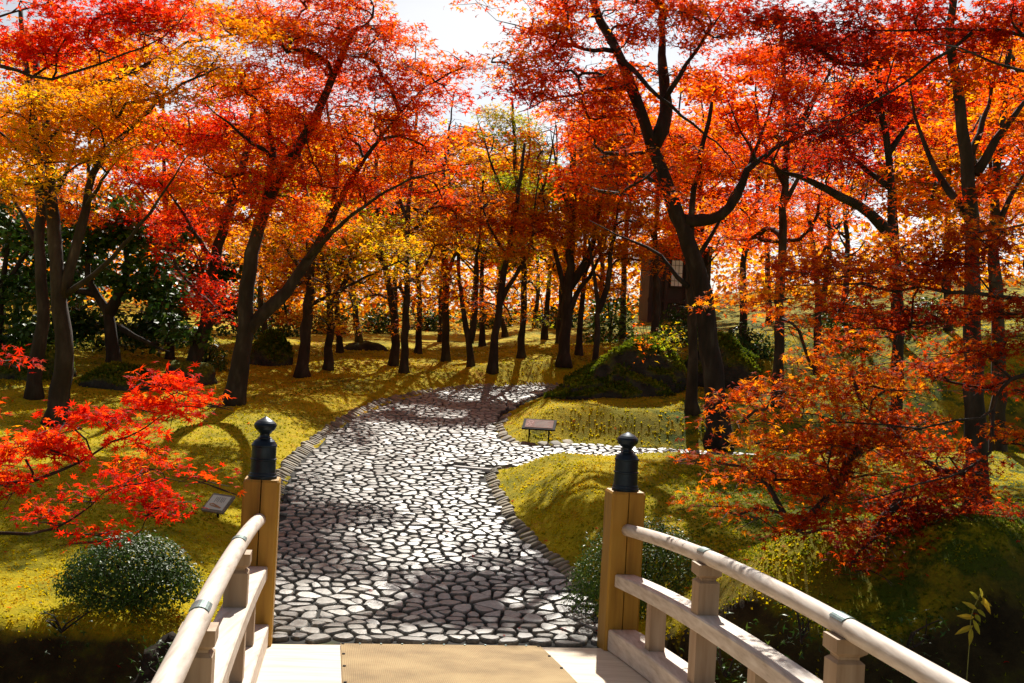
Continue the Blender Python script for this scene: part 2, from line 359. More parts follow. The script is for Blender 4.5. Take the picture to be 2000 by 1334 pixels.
def tube(mb, P, r, k, jitter=0.0, cap=True):
    P = np.asarray(P, float); n = len(P); r = np.broadcast_to(np.asarray(r, float), (n,))
    T, A, B = frames(P)
    th = np.arange(k) * 2 * math.pi / k
    rr = r[:, None] * (1 + (rng.normal(0, jitter, (n, k)) if jitter else 0))
    V = P[:, None] + A[:, None] * (np.cos(th)[None, :, None] * rr[..., None]) + B[:, None] * (np.sin(th)[None, :, None] * rr[..., None])
    i = np.arange(n - 1)[:, None] * k; j = np.arange(k)[None]; j2 = (j + 1) % k
    q = np.stack([i + j, i + j2, i + k + j2, i + k + j], -1).reshape(-1, 4)
    V = V.reshape(-1, 3); t = []
    if cap:
        V = np.concatenate([V, P[-1:] + T[-1:] * r[-1] * 0.3, P[:1]]); c = n * k
        t = [((n - 1) * k + a_, (n - 1) * k + (a_ + 1) % k, c) for a_ in range(k)] + [((a_ + 1) % k, a_, c + 1) for a_ in range(k)]
    mb.add(V, q, t)
def catmull(P, step):
    P = np.asarray(P, float)
    if len(P) < 3:
        n = max(2, int(np.linalg.norm(P[-1] - P[0]) / step) + 1); t = np.linspace(0, 1, n)[:, None]; return P[0] * (1 - t) + P[-1] * t
    Q = np.concatenate([[2 * P[0] - P[1]], P, [2 * P[-1] - P[-2]]]); out = []
    for i in range(1, len(Q) - 2):
        L = np.linalg.norm(Q[i + 1][:3] - Q[i][:3]); n = max(2, int(L / step))
        t = np.linspace(0, 1, n, endpoint=False)[:, None]
        out.append(0.5 * ((2 * Q[i]) + (-Q[i - 1] + Q[i + 1]) * t + (2 * Q[i - 1] - 5 * Q[i] + 4 * Q[i + 1] - Q[i + 2]) * t ** 2 + (-Q[i - 1] + 3 * Q[i] - 3 * Q[i + 1] + Q[i + 2]) * t ** 3))
    out.append(P[-1:]); return np.concatenate(out)
def box_pts(c, ex, ey, ez):
    c = np.asarray(c, float); ex, ey, ez = map(lambda a: np.asarray(a, float), (ex, ey, ez))
    s = [(-1, -1, -1), (1, -1, -1), (1, 1, -1), (-1, 1, -1), (-1, -1, 1), (1, -1, 1), (1, 1, 1), (-1, 1, 1)]
    return np.array([c + ex * a + ey * b + ez * d for a, b, d in s])
BOXQ = [(0, 3, 2, 1), (4, 5, 6, 7), (0, 1, 5, 4), (1, 2, 6, 5), (2, 3, 7, 6), (3, 0, 4, 7)]
def bevel(o, w, seg=2):
    m = o.modifiers.new('bevel', 'BEVEL'); m.width = w; m.segments = seg; m.limit_method = 'ANGLE'
    return o

# ------------------------------------------------------------------ the setting: ground
def axis(parts): return np.unique(np.concatenate(parts))
gx = axis([-np.geomspace(7, 400, 26), np.arange(-7, 9.01, 0.09), np.geomspace(9.01, 400, 26)])
gy = axis([-np.geomspace(1, 200, 14), np.linspace(-1, 5.5, 14), np.arange(5.5, 20, 0.085), np.geomspace(20, 45, 70), np.geomspace(45, 600, 18)])
XX, YY = np.meshgrid(gx, gy); ZZ = G(XX, YY)
ny, nx = XX.shape
ii = (np.arange(ny - 1)[:, None] * nx + np.arange(nx - 1)[None]).ravel()
gme = mesh_np('ground', np.stack([XX.ravel(), YY.ravel(), ZZ.ravel()], 1), np.stack([ii, ii + 1, ii + nx + 1, ii + nx], 1), smooth=True)
ground = obj('ground', gme, M_GROUND); ground['kind'] = 'structure'

# ------------------------------------------------------------------ the path: bed, paving stones, kerbs
pm = MB()
px_ = np.arange(-4.5, 10.5, 0.12); py_ = np.arange(7.6, 26.5, 0.12)
PX, PY = np.meshgrid(px_, py_); inn = inside(PX, PY, PATH_POLY) | (seg_dist(PX, PY, PATH_POLY) < 0.10)
idx = -np.ones(PX.shape, int); idx[inn] = np.arange(inn.sum())
qs = []
for i in range(PX.shape[0] - 1):
    ok = inn[i, :-1] & inn[i, 1:] & inn[i + 1, :-1] & inn[i + 1, 1:]
    js = np.nonzero(ok)[0]
    if len(js): qs.append(np.stack([idx[i, js], idx[i, js + 1], idx[i + 1, js + 1], idx[i + 1, js]], 1))
pv = np.stack([PX[inn], PY[inn], base_z(PY[inn]) - 0.010], 1)
path = obj('path', mesh_np('path', pv, np.concatenate(qs), smooth=True), M_JOINT); path['kind'] = 'structure'

def clip_poly(poly, p, q, wgt=0.5):
    """keep the part of poly nearer to p than q"""
    mx_, my_ = p[0] + (q[0] - p[0]) * wgt, p[1] + (q[1] - p[1]) * wgt; nx_, ny_ = q[0] - p[0], q[1] - p[1]
    out = []; n = len(poly)
    for i in range(n):
        a = poly[i]; b = poly[(i + 1) % n]
        da = (a[0] - mx_) * nx_ + (a[1] - my_) * ny_; db = (b[0] - mx_) * nx_ + (b[1] - my_) * ny_
        if da <= 0: out.append(a)
        if (da < 0 < db) or (db < 0 < da):
            t = da / (da - db); out.append((a[0] + (b[0] - a[0]) * t, a[1] + (b[1] - a[1]) * t))
    return out
rs = random.Random(3)
SXW0, SYW0 = 0.128, 0.138
seeds = []
row = 0; y = 7.55
while y < 26.0:
    k_ = 1.0 - 0.16 * float(sst(8.6, 10.5, y)); SXW, SYW = SXW0 * k_, SYW0 * k_
    x = -4.4 + (row % 2) * SXW * 0.5
    while x < 10.0:
        seeds.append((x + rs.uniform(-0.052, 0.052), y + rs.uniform(-0.054, 0.054))); x += SXW * rs.uniform(0.82, 1.3)
    y += SYW * rs.uniform(0.9, 1.1); row += 1
seeds = np.array(seeds)
ins_s = inside(seeds[:, 0], seeds[:, 1], PATH_POLY); dist_s = seg_dist(seeds[:, 0], seeds[:, 1], PATH_POLY)
bv = (seeds - np.array([OX, OY])) @ B_AX
use = ins_s & (dist_s > 0.045) & (bv > 0.09)
near_ = (ins_s | (dist_s < 0.35))
seeds_n = seeds[near_]; use_n = use[near_]
# drop some seeds so that bigger stones appear among the small ones
drop = np.array([rs.random() < 0.12 for _ in range(len(seeds_n))]); seeds_n = seeds_n[~drop]; use_n = use_n[~drop]
cells = {}
for i, (sx_, sy_) in enumerate(seeds_n):
    cells.setdefault((int(sx_ // 0.3), int(sy_ // 0.3)), []).append(i)
stones = []
DR_A = np.array(on_base(890, 912)); DR_B = np.array(on_base(962, 921))          # the slot drain across the path's edge
for i in np.nonzero(use_n)[0]:
    p = seeds_n[i]; ci, cj = int(p[0] // 0.3), int(p[1] // 0.3)
    poly = [(p[0] - 0.24, p[1] - 0.28), (p[0] + 0.24, p[1] - 0.28), (p[0] + 0.24, p[1] + 0.28), (p[0] - 0.24, p[1] + 0.28)]
    for a in (-1, 0, 1):
        for b in (-1, 0, 1):
            for j in cells.get((ci + a, cj + b), ()):
                if j != i: poly = clip_poly(poly, p, seeds_n[j])
    poly = np.array(poly)
    if len(poly) < 3: continue
    if seg_dist(p[0:1], p[1:2], [DR_A, DR_B], closed=False)[0] < 0.12: continue
    # deck edge
    vv = (poly - np.array([OX, OY])) @ B_AX
    poly = poly + B_AX[None] * np.maximum(0.03 - vv, 0)[:, None]
    stones.append((p, poly))
def stone_mesh(poly, rnd, h=0.022):
    c = poly.mean(0)
    # cut the corners and leave a joint
    nxt = np.roll(poly, -1, 0); poly = np.stack([poly * 0.78 + nxt * 0.22, poly * 0.22 + nxt * 0.78], 1).reshape(-1, 2)
    keepv = [i_ for i_ in range(len(poly)) if np.linalg.norm(poly[i_] - poly[i_ - 1]) > 0.012]; poly = poly[keepv]
    d = poly - c; L = np.linalg.norm(d, axis=1)[:, None] + 1e-6
    gap = 0.0085 + rnd.random() * 0.008
    ring0 = d * (1 - gap / L)
    z0 = 0.004 * rnd.normal(); tx, ty = rnd.normal(0, 0.035, 2)
    k = len(ring0)
    def zz(r, z): return np.concatenate([r, (z + r[:, :1] * tx + r[:, 1:] * ty)], 1)
    V = np.concatenate([zz(ring0, np.full((k, 1), -0.05)), zz(ring0 * 0.97, np.full((k, 1), h * 0.55 + z0)), zz(ring0 * 0.86, np.full((k, 1), h * 0.92 + z0)), zz(ring0[:1] * 0, np.array([[h * 0.97 + z0]]))])
    a = np.arange(k); b = (a + 1) % k
    Q = np.concatenate([np.stack([a + o * k, b + o * k, b + (o + 1) * k, a + (o + 1) * k], 1) for o in range(2)])
    Tt = np.stack([a + 2 * k, b + 2 * k, np.full(k, 3 * k)], 1)
    return V, Q, Tt, c
stones.sort(key=lambda s: s[0][1] - (0.0))
rest = MB(); rest_tone_q = []; rest_tone_t = []
for n_, (p, poly) in enumerate(stones):
    V, Q, Tt, c = stone_mesh(poly, rng)
    zc = float(base_z(c[1])); slope = float(base_z(c[1] + 0.1) - base_z(c[1] - 0.1)) / 0.2
    V[:, 2] += V[:, 1] * slope
    tone = float(np.clip(rng.normal(0.5, 0.2), 0, 1))
    if n_ < 300:
        me = mesh_np('paving_stone', V, [Q, Tt], tone=np.full(len(Q) + len(Tt), tone))
        obj('paving_stone', me, M_COBBLE, path, (c[0], c[1], zc))
    else:
        rest.add(V + np.array([c[0], c[1], zc]), Q, Tt); rest_tone_q.append(np.full(len(Q), tone)); rest_tone_t.append(np.full(len(Tt), tone))
rme = mesh_np('paving', np.concatenate(rest.v), [np.concatenate(rest.q), np.concatenate(rest.t)], tone=np.concatenate(rest_tone_q + rest_tone_t))
ro = obj('paving', rme, M_COBBLE, path); ro['kind'] = 'stuff'
# slot drain
dm = MB(); dv = DR_B - DR_A; dl = np.linalg.norm(dv); du = dv / dl; dn = np.array([-du[1], du[0]])
zc = float(base_z(DR_A[1]))
for i in range(14):
    c = DR_A + du * (i + 0.5) * dl / 14 - dn * 0.055
    dm.add(box_pts((c[0], c[1], zc + 0.0), (du[0] * dl / 32, du[1] * dl / 32, 0), (dn[0] * 0.05, dn[1] * 0.05, 0), (0, 0, 0.022)), BOXQ)
dro = dm.build('drain_grate', simple('drain_stone', [(0.3, (0.30, 0.28, 0.26)), (0.7, (0.5, 0.48, 0.45))], 30), path)
sm_ = MB(); c = DR_A + dv * 0.5 + dn * 0.035
sm_.add(box_pts((c[0], c[1], zc - 0.012), (du[0] * dl / 2, du[1] * dl / 2, 0), (dn[0] * 0.03, dn[1] * 0.03, 0), (0, 0, 0.01)), BOXQ)
sm_.build('drain_slot', M_DARKMETAL, path)

# kerb stones, each leaning against the moss bank
kerb = empty('path_kerb', (0, 0, 0), '', '')
del kerb['label']; del kerb['category']; kerb['kind'] = 'structure'
def kerb_proto(seed):
    r_ = np.random.default_rng(seed)
    n = 8; th = np.arange(n) * 2 * math.pi / n + r_.normal(0, 0.1, n)
    ring = np.stack([np.sign(np.cos(th)) * np.abs(np.cos(th)) ** 0.6 * 0.5, np.sign(np.sin(th)) * np.abs(np.sin(th)) ** 0.6 * 0.5], 1) * (1 + r_.normal(0, 0.06, (n, 1)))
    V = np.concatenate([np.c_[ring, np.full(n, -0.5)], np.c_[ring, np.full(n, 0.15)], np.c_[ring * 0.86, np.full(n, 0.42)], np.c_[ring * 0.5, np.full(n, 0.5)], [[0, 0, 0.52]]])
    a = np.arange(n); b = (a + 1) % n
    Q = np.concatenate([np.stack([a + o * n, b + o * n, b + (o + 1) * n, a + (o + 1) * n], 1) for o in range(3)]); T_ = np.stack([a + 3 * n, b + 3 * n, np.full(n, 4 * n)], 1)
    return mesh_np('kerb_stone', V, [Q, T_], tone=np.full(len(Q) + len(T_), float(r_.random())), smooth=True)
KP = [kerb_proto(s) for s in range(8)]
for k_ in KP: k_.materials.append(M_KERB)
def lay_kerb(line, side, length, width, skip=lambda x, y: False):
    P = catmull(np.array([(a[0], a[1], 0) for a in line]), 0.02)[:, :2]
    seg = np.linalg.norm(np.diff(P, axis=0), axis=1); s = np.concatenate([[0], np.cumsum(seg)]); pos = 0.05
    while pos < s[-1] - 0.05:
        w = width * rs.uniform(0.75, 1.3)
        x = np.interp(pos, s, P[:, 0]); y = np.interp(pos, s, P[:, 1]); x2 = np.interp(pos + 0.05, s, P[:, 0]); y2 = np.interp(pos + 0.05, s, P[:, 1])
        pos += w
        if skip(x, y): continue
        tx, ty = x2 - x, y2 - y; L = math.hypot(tx, ty); tx /= L; ty /= L
        nx_, ny_ = (-ty * side, tx * side)
        ln = length * rs.uniform(0.8, 1.25); off = ln * 0.36
        o = bpy.data.objects.new('kerb_stone', rs.choice(KP)); link(o); o.parent = kerb
        ang = math.atan2(ny_, nx_) + rs.uniform(-0.12, 0.12)
        o.location = (x + nx_ * off, y + ny_ * off, float(base_z(y)) - 0.006)
        o.rotation_euler = (rs.uniform(-0.1, 0.1), -rs.uniform(0.32, 0.5), ang)
        o.scale = (ln, w * 0.84, 0.06)
lay_kerb(L_EDGE[1:-1], 1, 0.20, 0.085)
lay_kerb(R_NEAR[2:], -1, 0.15, 0.11)
lay_kerb([(R_UP[0][0], R_UP[0][1])] + R_UP[1:6], -1, 0.17, 0.20)

# ------------------------------------------------------------------ the bridge
def arch(v):
    v = np.asarray(v, float); return np.where(v > -3.6, 0.2 * (1 - ((v + 3.6) / 3.6) ** 2), 0.2)
S = 1.26
bridge = empty('footbridge', bp(0, 0, 0), 'pale arched wooden footbridge with round handrails and dark metal post caps', 'bridge')
BO = np.array(bp(0, 0, 0))
def bbuild(mb, name, mat, parent=None, smooth=False): return mb.build(name, mat, parent or bridge, smooth, origin=BO)
def sweep(mb, us, zs, v0, v1, n=24, zoff=0.0):
    """a closed profile (us, zs) swept along the arch from v0 to v1"""
    vv = np.linspace(v0, v1, n); k = len(us); V = []
    for v in vv:
        a = float(arch(v))
        V += [bp(u, v, z + a + zoff) for u, z in zip(us, zs)]
    i = np.arange(n - 1)[:, None] * k; j = np.arange(k)[None]; j2 = (j + 1) % k
    q = np.stack([i + j, i + k + j, i + k + j2, i + j2], -1).reshape(-1, 4)
    V = np.array(V); c0 = len(V); V = np.concatenate([V, V[:k].mean(0)[None], V[-k:].mean(0)[None]])
    t = [(a_, (a_ + 1) % k, c0) for a_ in range(k)] + [((n - 1) * k + (a_ + 1) % k, (n - 1) * k + a_, c0 + 1) for a_ in range(k)]
    mb.add(V, q, t)
def rect(u0, u1, z0, z1, c=0.008):
    return ([u0 + c, u1 - c, u1, u1, u1 - c, u0 + c, u0, u0], [z0, z0, z0 + c, z1 - c, z1, z1, z1 - c, z0 + c])
# deck planks
v = 0.0
while v > -9.0:
    w = 0.30 * rs.uniform(0.95, 1.05)
    mb = MB(); us, zs = rect(-1.46, 1.46, -0.07, 0.0, 0.0008)
    dz = rs.uniform(-0.0004, 0.0004)
    sweep(mb, us, [z + dz for z in zs], v, v - w + 0.0006, 3)
    bbuild(mb, 'plank', M_DECK); v -= w
for sd in (-1, 1):
    mb = MB(); us, zs = rect(sd * 1.2 - 0.09, sd * 1.2 + 0.09, -0.36, -0.075); sweep(mb, us, zs, -0.05, -9.0, 30); bbuild(mb, 'girder', M_DECK)
    mb = MB(); us, zs = rect(sd * S - 0.10, sd * S + 0.10, 0.003, 0.15); sweep(mb, us, zs, -0.125, -9.0, 40); bbuild(mb, 'sill_beam', M_RAIL)
    mb = MB(); us, zs = rect(sd * S - 0.072, sd * S + 0.072, 0.445, 0.535); sweep(mb, us, zs, -0.122, -9.0, 40); bbuild(mb, 'middle_rail', M_RAIL)
    mb = MB(); vv = np.linspace(-0.10, -9.0, 60); tube(mb, [bp(sd * S, q, 0.845 + float(arch(q))) for q in vv], 0.043, 16); hr = bbuild(mb, 'handrail', M_RAIL, smooth=True)
    # post
    w = 0.12; c = 0.014; nt_ = 0.004
    prof = [(-w + c, -w), (-nt_, -w), (0, -w + 0.035), (nt_, -w), (w - c, -w), (w, -w + c), (w, w - c), (w - c, w), (-w + c, w), (-w, w - c), (-w, -w + c)]
    k = len(prof); V = []
    for z, sc_ in ((-1.2, 1), (0.02, 1), (0.5, 1), (1.105, 1), (1.12, 0.93)): V += [bp(sd * S + a * sc_, b * sc_, z) for a, b in prof]
    V = np.array(V); q = []
    for l in range(4):
        q += [(l * k + a, l * k + (a + 1) % k, (l + 1) * k + (a + 1) % k, (l + 1) * k + a) for a in range(k)]
    V = np.concatenate([V, [bp(sd * S, 0, 1.121)]]); t = [(4 * k + a, 4 * k + (a + 1) % k, 5 * k) for a in range(k)]
    mb = MB(); mb.add(V, q, t); post = bbuild(mb, 'post', M_POST)
    prf = [(0.0, 0), (0.0955, 0.0), (0.0965, 0.018), (0.090, 0.024), (0.089, 0.036), (0.0845, 0.042), (0.083, 0.10), (0.0825, 0.122), (0.0885, 0.126), (0.0885, 0.134), (0.082, 0.139), (0.0815, 0.212), (0.0865, 0.217), (0.0865, 0.225),
           (0.080, 0.234), (0.070, 0.252), (0.052, 0.266), (0.046, 0.269), (0.046, 0.275), (0.036, 0.279), (0.032, 0.290), (0.035, 0.302), (0.050, 0.317), (0.066, 0.332), (0.0745, 0.350), (0.0755, 0.361), (0.070, 0.374), (0.054, 0.388), (0.034, 0.400), (0.015, 0.410), (0.005, 0.416), (0.0, 0.424)]
    ns = 56; cb = np.array(bp(sd * S, 0, 1.12)); V = []
    for r_, z in prf: V += [cb + np.array([math.cos(a) * r_, math.sin(a) * r_, z]) for a in np.arange(ns) * 2 * math.pi / ns]
    q = [(l * ns + a, l * ns + (a + 1) % ns, (l + 1) * ns + (a + 1) % ns, (l + 1) * ns + a) for l in range(len(prf) - 1) for a in range(ns)]
    mb = MB(); mb.add(V, q); cap_ = bbuild(mb, 'post_cap', M_IRON, post); cap_['label'] = 'dark blue grey metal onion shaped cap'
    # balusters, struts
    def box_b(mb, u, v_, hw, z0, z1, hw2=None):
        hw2 = hw2 or hw
        V = [bp(u + a * hw, v_ + b * hw, z0) for a, b in ((-1, -1), (1, -1), (1, 1), (-1, 1))] + [bp(u + a * hw2, v_ + b * hw2, z1) for a, b in ((-1, -1), (1, -1), (1, 1), (-1, 1))]
        mb.add(V, BOXQ)
    for i, v_ in enumerate((-1.83, -3.55, -5.27, -6.99, -8.7)):
        a = float(arch(v_)); hw = 0.059
        mb = MB(); box_b(mb, sd * S, v_, hw, 0.10 + a, 0.46 + a); box_b(mb, sd * S, v_, hw, 0.52 + a, 0.712 + a); box_b(mb, sd * S, v_, hw, 0.712 + a, 0.724 + a, hw - 0.014)
        box_b(mb, sd * S, v_, hw * 0.72, 0.722 + a, 0.736 + a); box_b(mb, sd * S, v_, hw * 0.72, 0.736 + a, 0.755 + a, hw * 1.12); box_b(mb, sd * S, v_, hw * 1.12, 0.755 + a, 0.812 + a)
        bbuild(mb, 'baluster', M_CYP)
        # a metal plate over the joint of the handrail
        vv2 = np.linspace(v_ - 0.03, v_ + 0.085, 4); V = []; th = np.linspace(math.radians(38), math.radians(142), 9)
        for q_ in vv2:
            for rr in (0.0475, 0.0435):
                V += [bp(sd * S + math.cos(t_) * rr, q_, 0.845 + float(arch(q_)) + math.sin(t_) * rr) for t_ in th]
        q = []
        for l in range(3):
            for m_ in range(8):
                o_ = l * 18 + m_; q.append((o_, o_ + 1, o_ + 19, o_ + 18)); q.append((o_ + 9, o_ + 27, o_ + 28, o_ + 10))
        for m_ in range(8): q.append((m_, m_ + 9, m_ + 10, m_ + 1)); q.append((54 + m_, 54 + m_ + 1, 54 + m_ + 10, 54 + m_ + 9))
        mb = MB(); mb.add(V, q); bbuild(mb, 'joint_plate', M_PLATE, hr, smooth=False)
    for v_ in (-0.92, -2.69, -4.41, -6.13, -7.85):
        a = float(arch(v_)); mb = MB(); box_b(mb, sd * S, v_, 0.05, 0.10 + a, 0.46 + a); bbuild(mb, 'strut', M_CYP)
# sub-parts were built in the bridge's space and post/handrail sit at the bridge's origin, so they line up
# coir mat, nailed down
M_MAT = None
m_, nt_m, out_ = new_mat('coir_mat')
tcm = N(nt_m, 'ShaderNodeTexCoord'); mpm = N(nt_m, 'ShaderNodeMapping'); mpm.inputs['Rotation'].default_value = (0, 0, -YAW)
nt_m.links.new(tcm.outputs['Object'], mpm.inputs['Vector'])
wv = N(nt_m, 'ShaderNodeTexWave'); wv.inputs['Scale'].default_value = 26; wv.inputs['Distortion'].default_value = 0.6; wv.wave_type = 'BANDS'; wv.bands_direction = 'X'
wv2 = N(nt_m, 'ShaderNodeTexWave'); wv2.inputs['Scale'].default_value = 26; wv2.wave_type = 'BANDS'; wv2.bands_direction = 'Y'; wv2.inputs['Distortion'].default_value = 0.6
nt_m.links.new(mpm.outputs[0], wv.inputs['Vector']); nt_m.links.new(mpm.outputs[0], wv2.inputs['Vector'])
mm = N(nt_m, 'ShaderNodeMath', operation='MULTIPLY'); nt_m.links.new(wv.outputs['Fac'], mm.inputs[0]); nt_m.links.new(wv2.outputs['Fac'], mm.inputs[1])
fn = noise_fac(nt_m, 2.5, 5); am = N(nt_m, 'ShaderNodeMath', operation='MULTIPLY_ADD'); am.inputs[1].default_value = 0.35
nt_m.links.new(mm.outputs[0], am.inputs[0]); nt_m.links.new(fn, am.inputs[2])
rm = ramp(nt_m, [(0.3, (0.16, 0.10, 0.04)), (0.55, (0.30, 0.20, 0.085)), (0.85, (0.42, 0.30, 0.14))], am.outputs[0])
bm_ = N(nt_m, 'ShaderNodeBsdfPrincipled'); bm_.inputs['Roughness'].default_value = 0.9; nt_m.links.new(rm.outputs['Color'], bm_.inputs['Base Color']); bump(nt_m, mm.outputs[0], 0.7, 0.006, bm_)
nt_m.links.new(bm_.outputs['BSDF'], out_.inputs['Surface']); M_MAT = m_
mat_o = empty('door_mat', bp(0, -1, float(arch(-1))), 'tan woven coir runner nailed along the middle of the bridge deck', 'mat')
MO = np.array(bp(0, -1, float(arch(-1))))
mb = MB(); us = np.linspace(-0.68, 0.70, 9)
us2 = list(us) + list(us[::-1]); zs2 = [0.003] * 9 + [0.014] * 9
sweep(mb, us2[::-1], zs2[::-1], -0.02, -9.0, 40); mb.build('mat_weave', M_MAT, mat_o, origin=MO)
for e in (-0.665, 0.685):
    for v_ in (-0.05, -0.45, -0.85, -1.3):
        mb = MB(); c = np.array(bp(e, v_, 0.0165 + float(arch(v_)))); mb.add(box_pts(c, (0.009, 0, 0), (0, 0.009, 0), (0, 0, 0.004)), BOXQ); mb.build('nail', M_DARKMETAL, mat_o, origin=MO)
for u_ in np.linspace(-0.55, 0.6, 9):
    mb = MB(); c = np.array(bp(u_, -0.04, 0.0165 + float(arch(-0.04)))); mb.add(box_pts(c, (0.006, 0, 0), (0, 0.006, 0), (0, 0, 0.004)), BOXQ); mb.build('nail', M_PLATE, mat_o, origin=MO)

# ------------------------------------------------------------------ signs
def sign(name, label, base, w, d, h, tilt, rz, frame_m, panel_m, legs, marks):
    e = empty(name, base, label, 'sign'); e.rotation_euler = (0, 0, rz)
    ct, st = math.cos(tilt), math.sin(tilt); ex = np.array([w / 2, 0, 0]); ey = np.array([0, ct * d / 2, st * d / 2]); ez = np.array([0, -st, ct])
    c = np.array([0, 0, h])
    mb = MB(); mb.add(box_pts(c, ex, ey, ez * 0.012), BOXQ); bevel(mb.build('board', frame_m, e), 0.003)
    mb = MB(); mb.add(box_pts(c + ez * 0.014, ex * 0.84, ey * 0.78, ez * 0.003), BOXQ); pn = mb.build('panel', panel_m, e)
    def L(a, b): return c + ex * a + ey * b + ez * 0.0185
    for kind_, m2, args in marks:
        mb = MB()
        if kind_ == 'line':
            a0, b0, a1, b1, th = args
            A, B = L(a0, b0), L(a1, b1); t = (B - A); n_ = np.cross(ez, t); n_ /= np.linalg.norm(n_); mb.add(np.array([A - n_ * th, B - n_ * th, B + n_ * th, A + n_ * th]), [(0, 1, 2, 3)])
        else:
            pts = [L(a, b) + ez * 0.0006 for a, b in args]
            mb.add(np.array(pts), [], [(0, i, i + 1) for i in range(1, len(pts) - 1)])
        mb.build('print_mark', m2, pn)
    for lx, bend in legs:
        mb = MB(); tube(mb, catmull([(lx, 0.03 * bend, -0.15), (lx, 0.02 * bend, h * 0.4), (lx, -0.01, h * 0.75), (lx, 0, h - 0.01)], 0.04), 0.012, 8); mb.build('leg', M_DARKMETAL, e)
    return e
M_WOODG = simple('grey_wood', [(0.3, (0.16, 0.12, 0.085)), (0.7, (0.30, 0.24, 0.18))], 9, 0.8, 0.2, stretch=(1, 6, 1))
M_PAPER = simple('sign_paper', [(0.3, (0.62, 0.54, 0.44)), (0.7, (0.76, 0.69, 0.60))], 6, 0.8, 0.0, spec=0.1)
M_PINK = simple('sign_panel', [(0.3, (0.26, 0.17, 0.15)), (0.7, (0.34, 0.235, 0.205))], 6, 0.95, 0.0, spec=0.05)
M_INK = simple('ink_grey', [(0.3, (0.16, 0.15, 0.12)), (0.7, (0.22, 0.2, 0.16))], 6, 0.7, 0.0)
M_INKR = simple('ink_red_brown', [(0.3, (0.20, 0.035, 0.02)), (0.7, (0.28, 0.06, 0.03))], 6, 0.7, 0.0)
M_INKO = simple('ink_ochre', [(0.3, (0.40, 0.18, 0.08)), (0.7, (0.48, 0.24, 0.11))], 6, 0.7, 0.0)
p = gp(1052, 862)
spirals = []
for k0, (ca, cb_, rr) in enumerate(((-0.52, 0.28, 0.17), (-0.60, -0.32, 0.15))):
    for a in np.arange(0, 2 * math.pi, 0.7): spirals.append(('line', M_INKR, (ca + rr * 0.8 * math.cos(a), cb_ + rr * 1.4 * math.sin(a), ca + rr * 0.8 * math.cos(a + 0.75), cb_ + rr * 1.4 * math.sin(a + 0.75), 0.007)))
marks = spirals + [('line', M_INK, (-0.28, b_, 0.62 - 0.1 * (i % 2), b_, 0.004)) for i, b_ in enumerate((0.5, 0.25, 0.0, -0.25, -0.5))]
sign('information_sign', 'low dark framed notice board on two thin legs in the moss beside the path', (p[0], p[1] + 0.05, g1(p[0], p[1] + 0.05)), 0.47, 0.30, 0.20, math.radians(24), -0.12, M_DARKMETAL, M_PINK, [(-0.14, 1), (0.14, 1)], marks)
p = gp(425, 1012)
marks = [('poly', M_INKO, [(-0.62, -0.22), (-0.5, -0.42), (0.55, -0.62), (0.62, -0.5), (-0.3, -0.12)]), ('poly', M_PAPER, [(-0.5, -0.25), (-0.44, -0.34), (-0.05, -0.4), (0.0, -0.32)])]
marks += [('line', M_INK, (x_, 0.6, x_ + 0.02, -0.02 + 0.1 * (i % 2), 0.0035)) for i, x_ in enumerate((-0.35, -0.2, -0.05, 0.15, 0.3, 0.45))]
sign('plant_sign', 'small weathered plaque on a short peg tilted in the moss beside the left post', (p[0], p[1], g1(p[0], p[1])), 0.27, 0.22, 0.13, math.radians(42), math.radians(-28), M_WOODG, M_PAPER, [(0.0, 0)], marks)

# ------------------------------------------------------------------ rocks
def rock(name, label, c, r, seed, mat, sub=4, amp=0.25, cat='rock', shape=None):
    import bmesh
    bm = bmesh.new(); bmesh.ops.create_icosphere(bm, subdivisions=sub, radius=1.0)
    for v_ in bm.verts:
        n1 = mnoise.noise(v_.co * 1.3 + Vector((seed, seed * 2.1, 0))); n2 = mnoise.noise(v_.co * 3.5 + Vector((seed * 3, 1, seed))); n3 = mnoise.noise(v_.co * 11 + Vector((seed, 5, seed)))
        k_ = 1 + amp * n1 + amp * 0.4 * n2 + amp * 0.12 * n3
        if shape: v_.co.y = math.copysign(abs(v_.co.y) ** 0.7, v_.co.y); v_.co.z *= shape(v_.co.x, v_.co.y)
        v_.co = Vector((v_.co.x * k_ * r[0], v_.co.y * k_ * r[1], v_.co.z * k_ * r[2]))
    me = bpy.data.meshes.new(name); bm.to_mesh(me); bm.free()
    me.polygons.foreach_set('use_smooth', np.ones(len(me.polygons), bool))
    o = obj(name, me, mat, None, tuple(map(float, c))); tag(o, label, cat)
    return o
def px_rock(name, label, px0, px1, ptop, pbot, seed, mat, depth=None, dy=0.5, amp=0.25, shape=None):
    pc = (px0 + px1) / 2
    if depth is None: depth = gp(pc, pbot)[1]
    b = at(pc, pbot, depth); t = at(pc, ptop, depth); rx = (px1 - px0) / 2 * depth / FPX; hz = t[2] - b[2]
    return rock(name, label, (b[0], depth + rx * dy * 0.6, b[2] - 0.12 * hz), (rx, max(rx * dy, 0.3), hz * 1.12), seed, mat, amp=amp, shape=shape, sub=5 if shape else 4)
ROCKS = []
ROCKS.append(px_rock('mossy_boulder', 'big dark mossy boulder at the bend, right edge of the path', 1075, 1375, 690, 770, 3.1, M_ROCKB, 18.0, 0.5, 0.40, shape=lambda x, y: 0.18 + 0.92 * float(sst(-1.0, 0.1, x)) - 0.12 * float(sst(0.3, 0.9, x)) + 0.18 * float(sst(-0.2, 0.7, y))))
ROCKS.append(px_rock('mossy_boulder', 'rounded mossy rock behind the thickest maple trunk', 1340, 1490, 655, 730, 8.7, M_ROCK, 18.6, 0.7, 0.25))
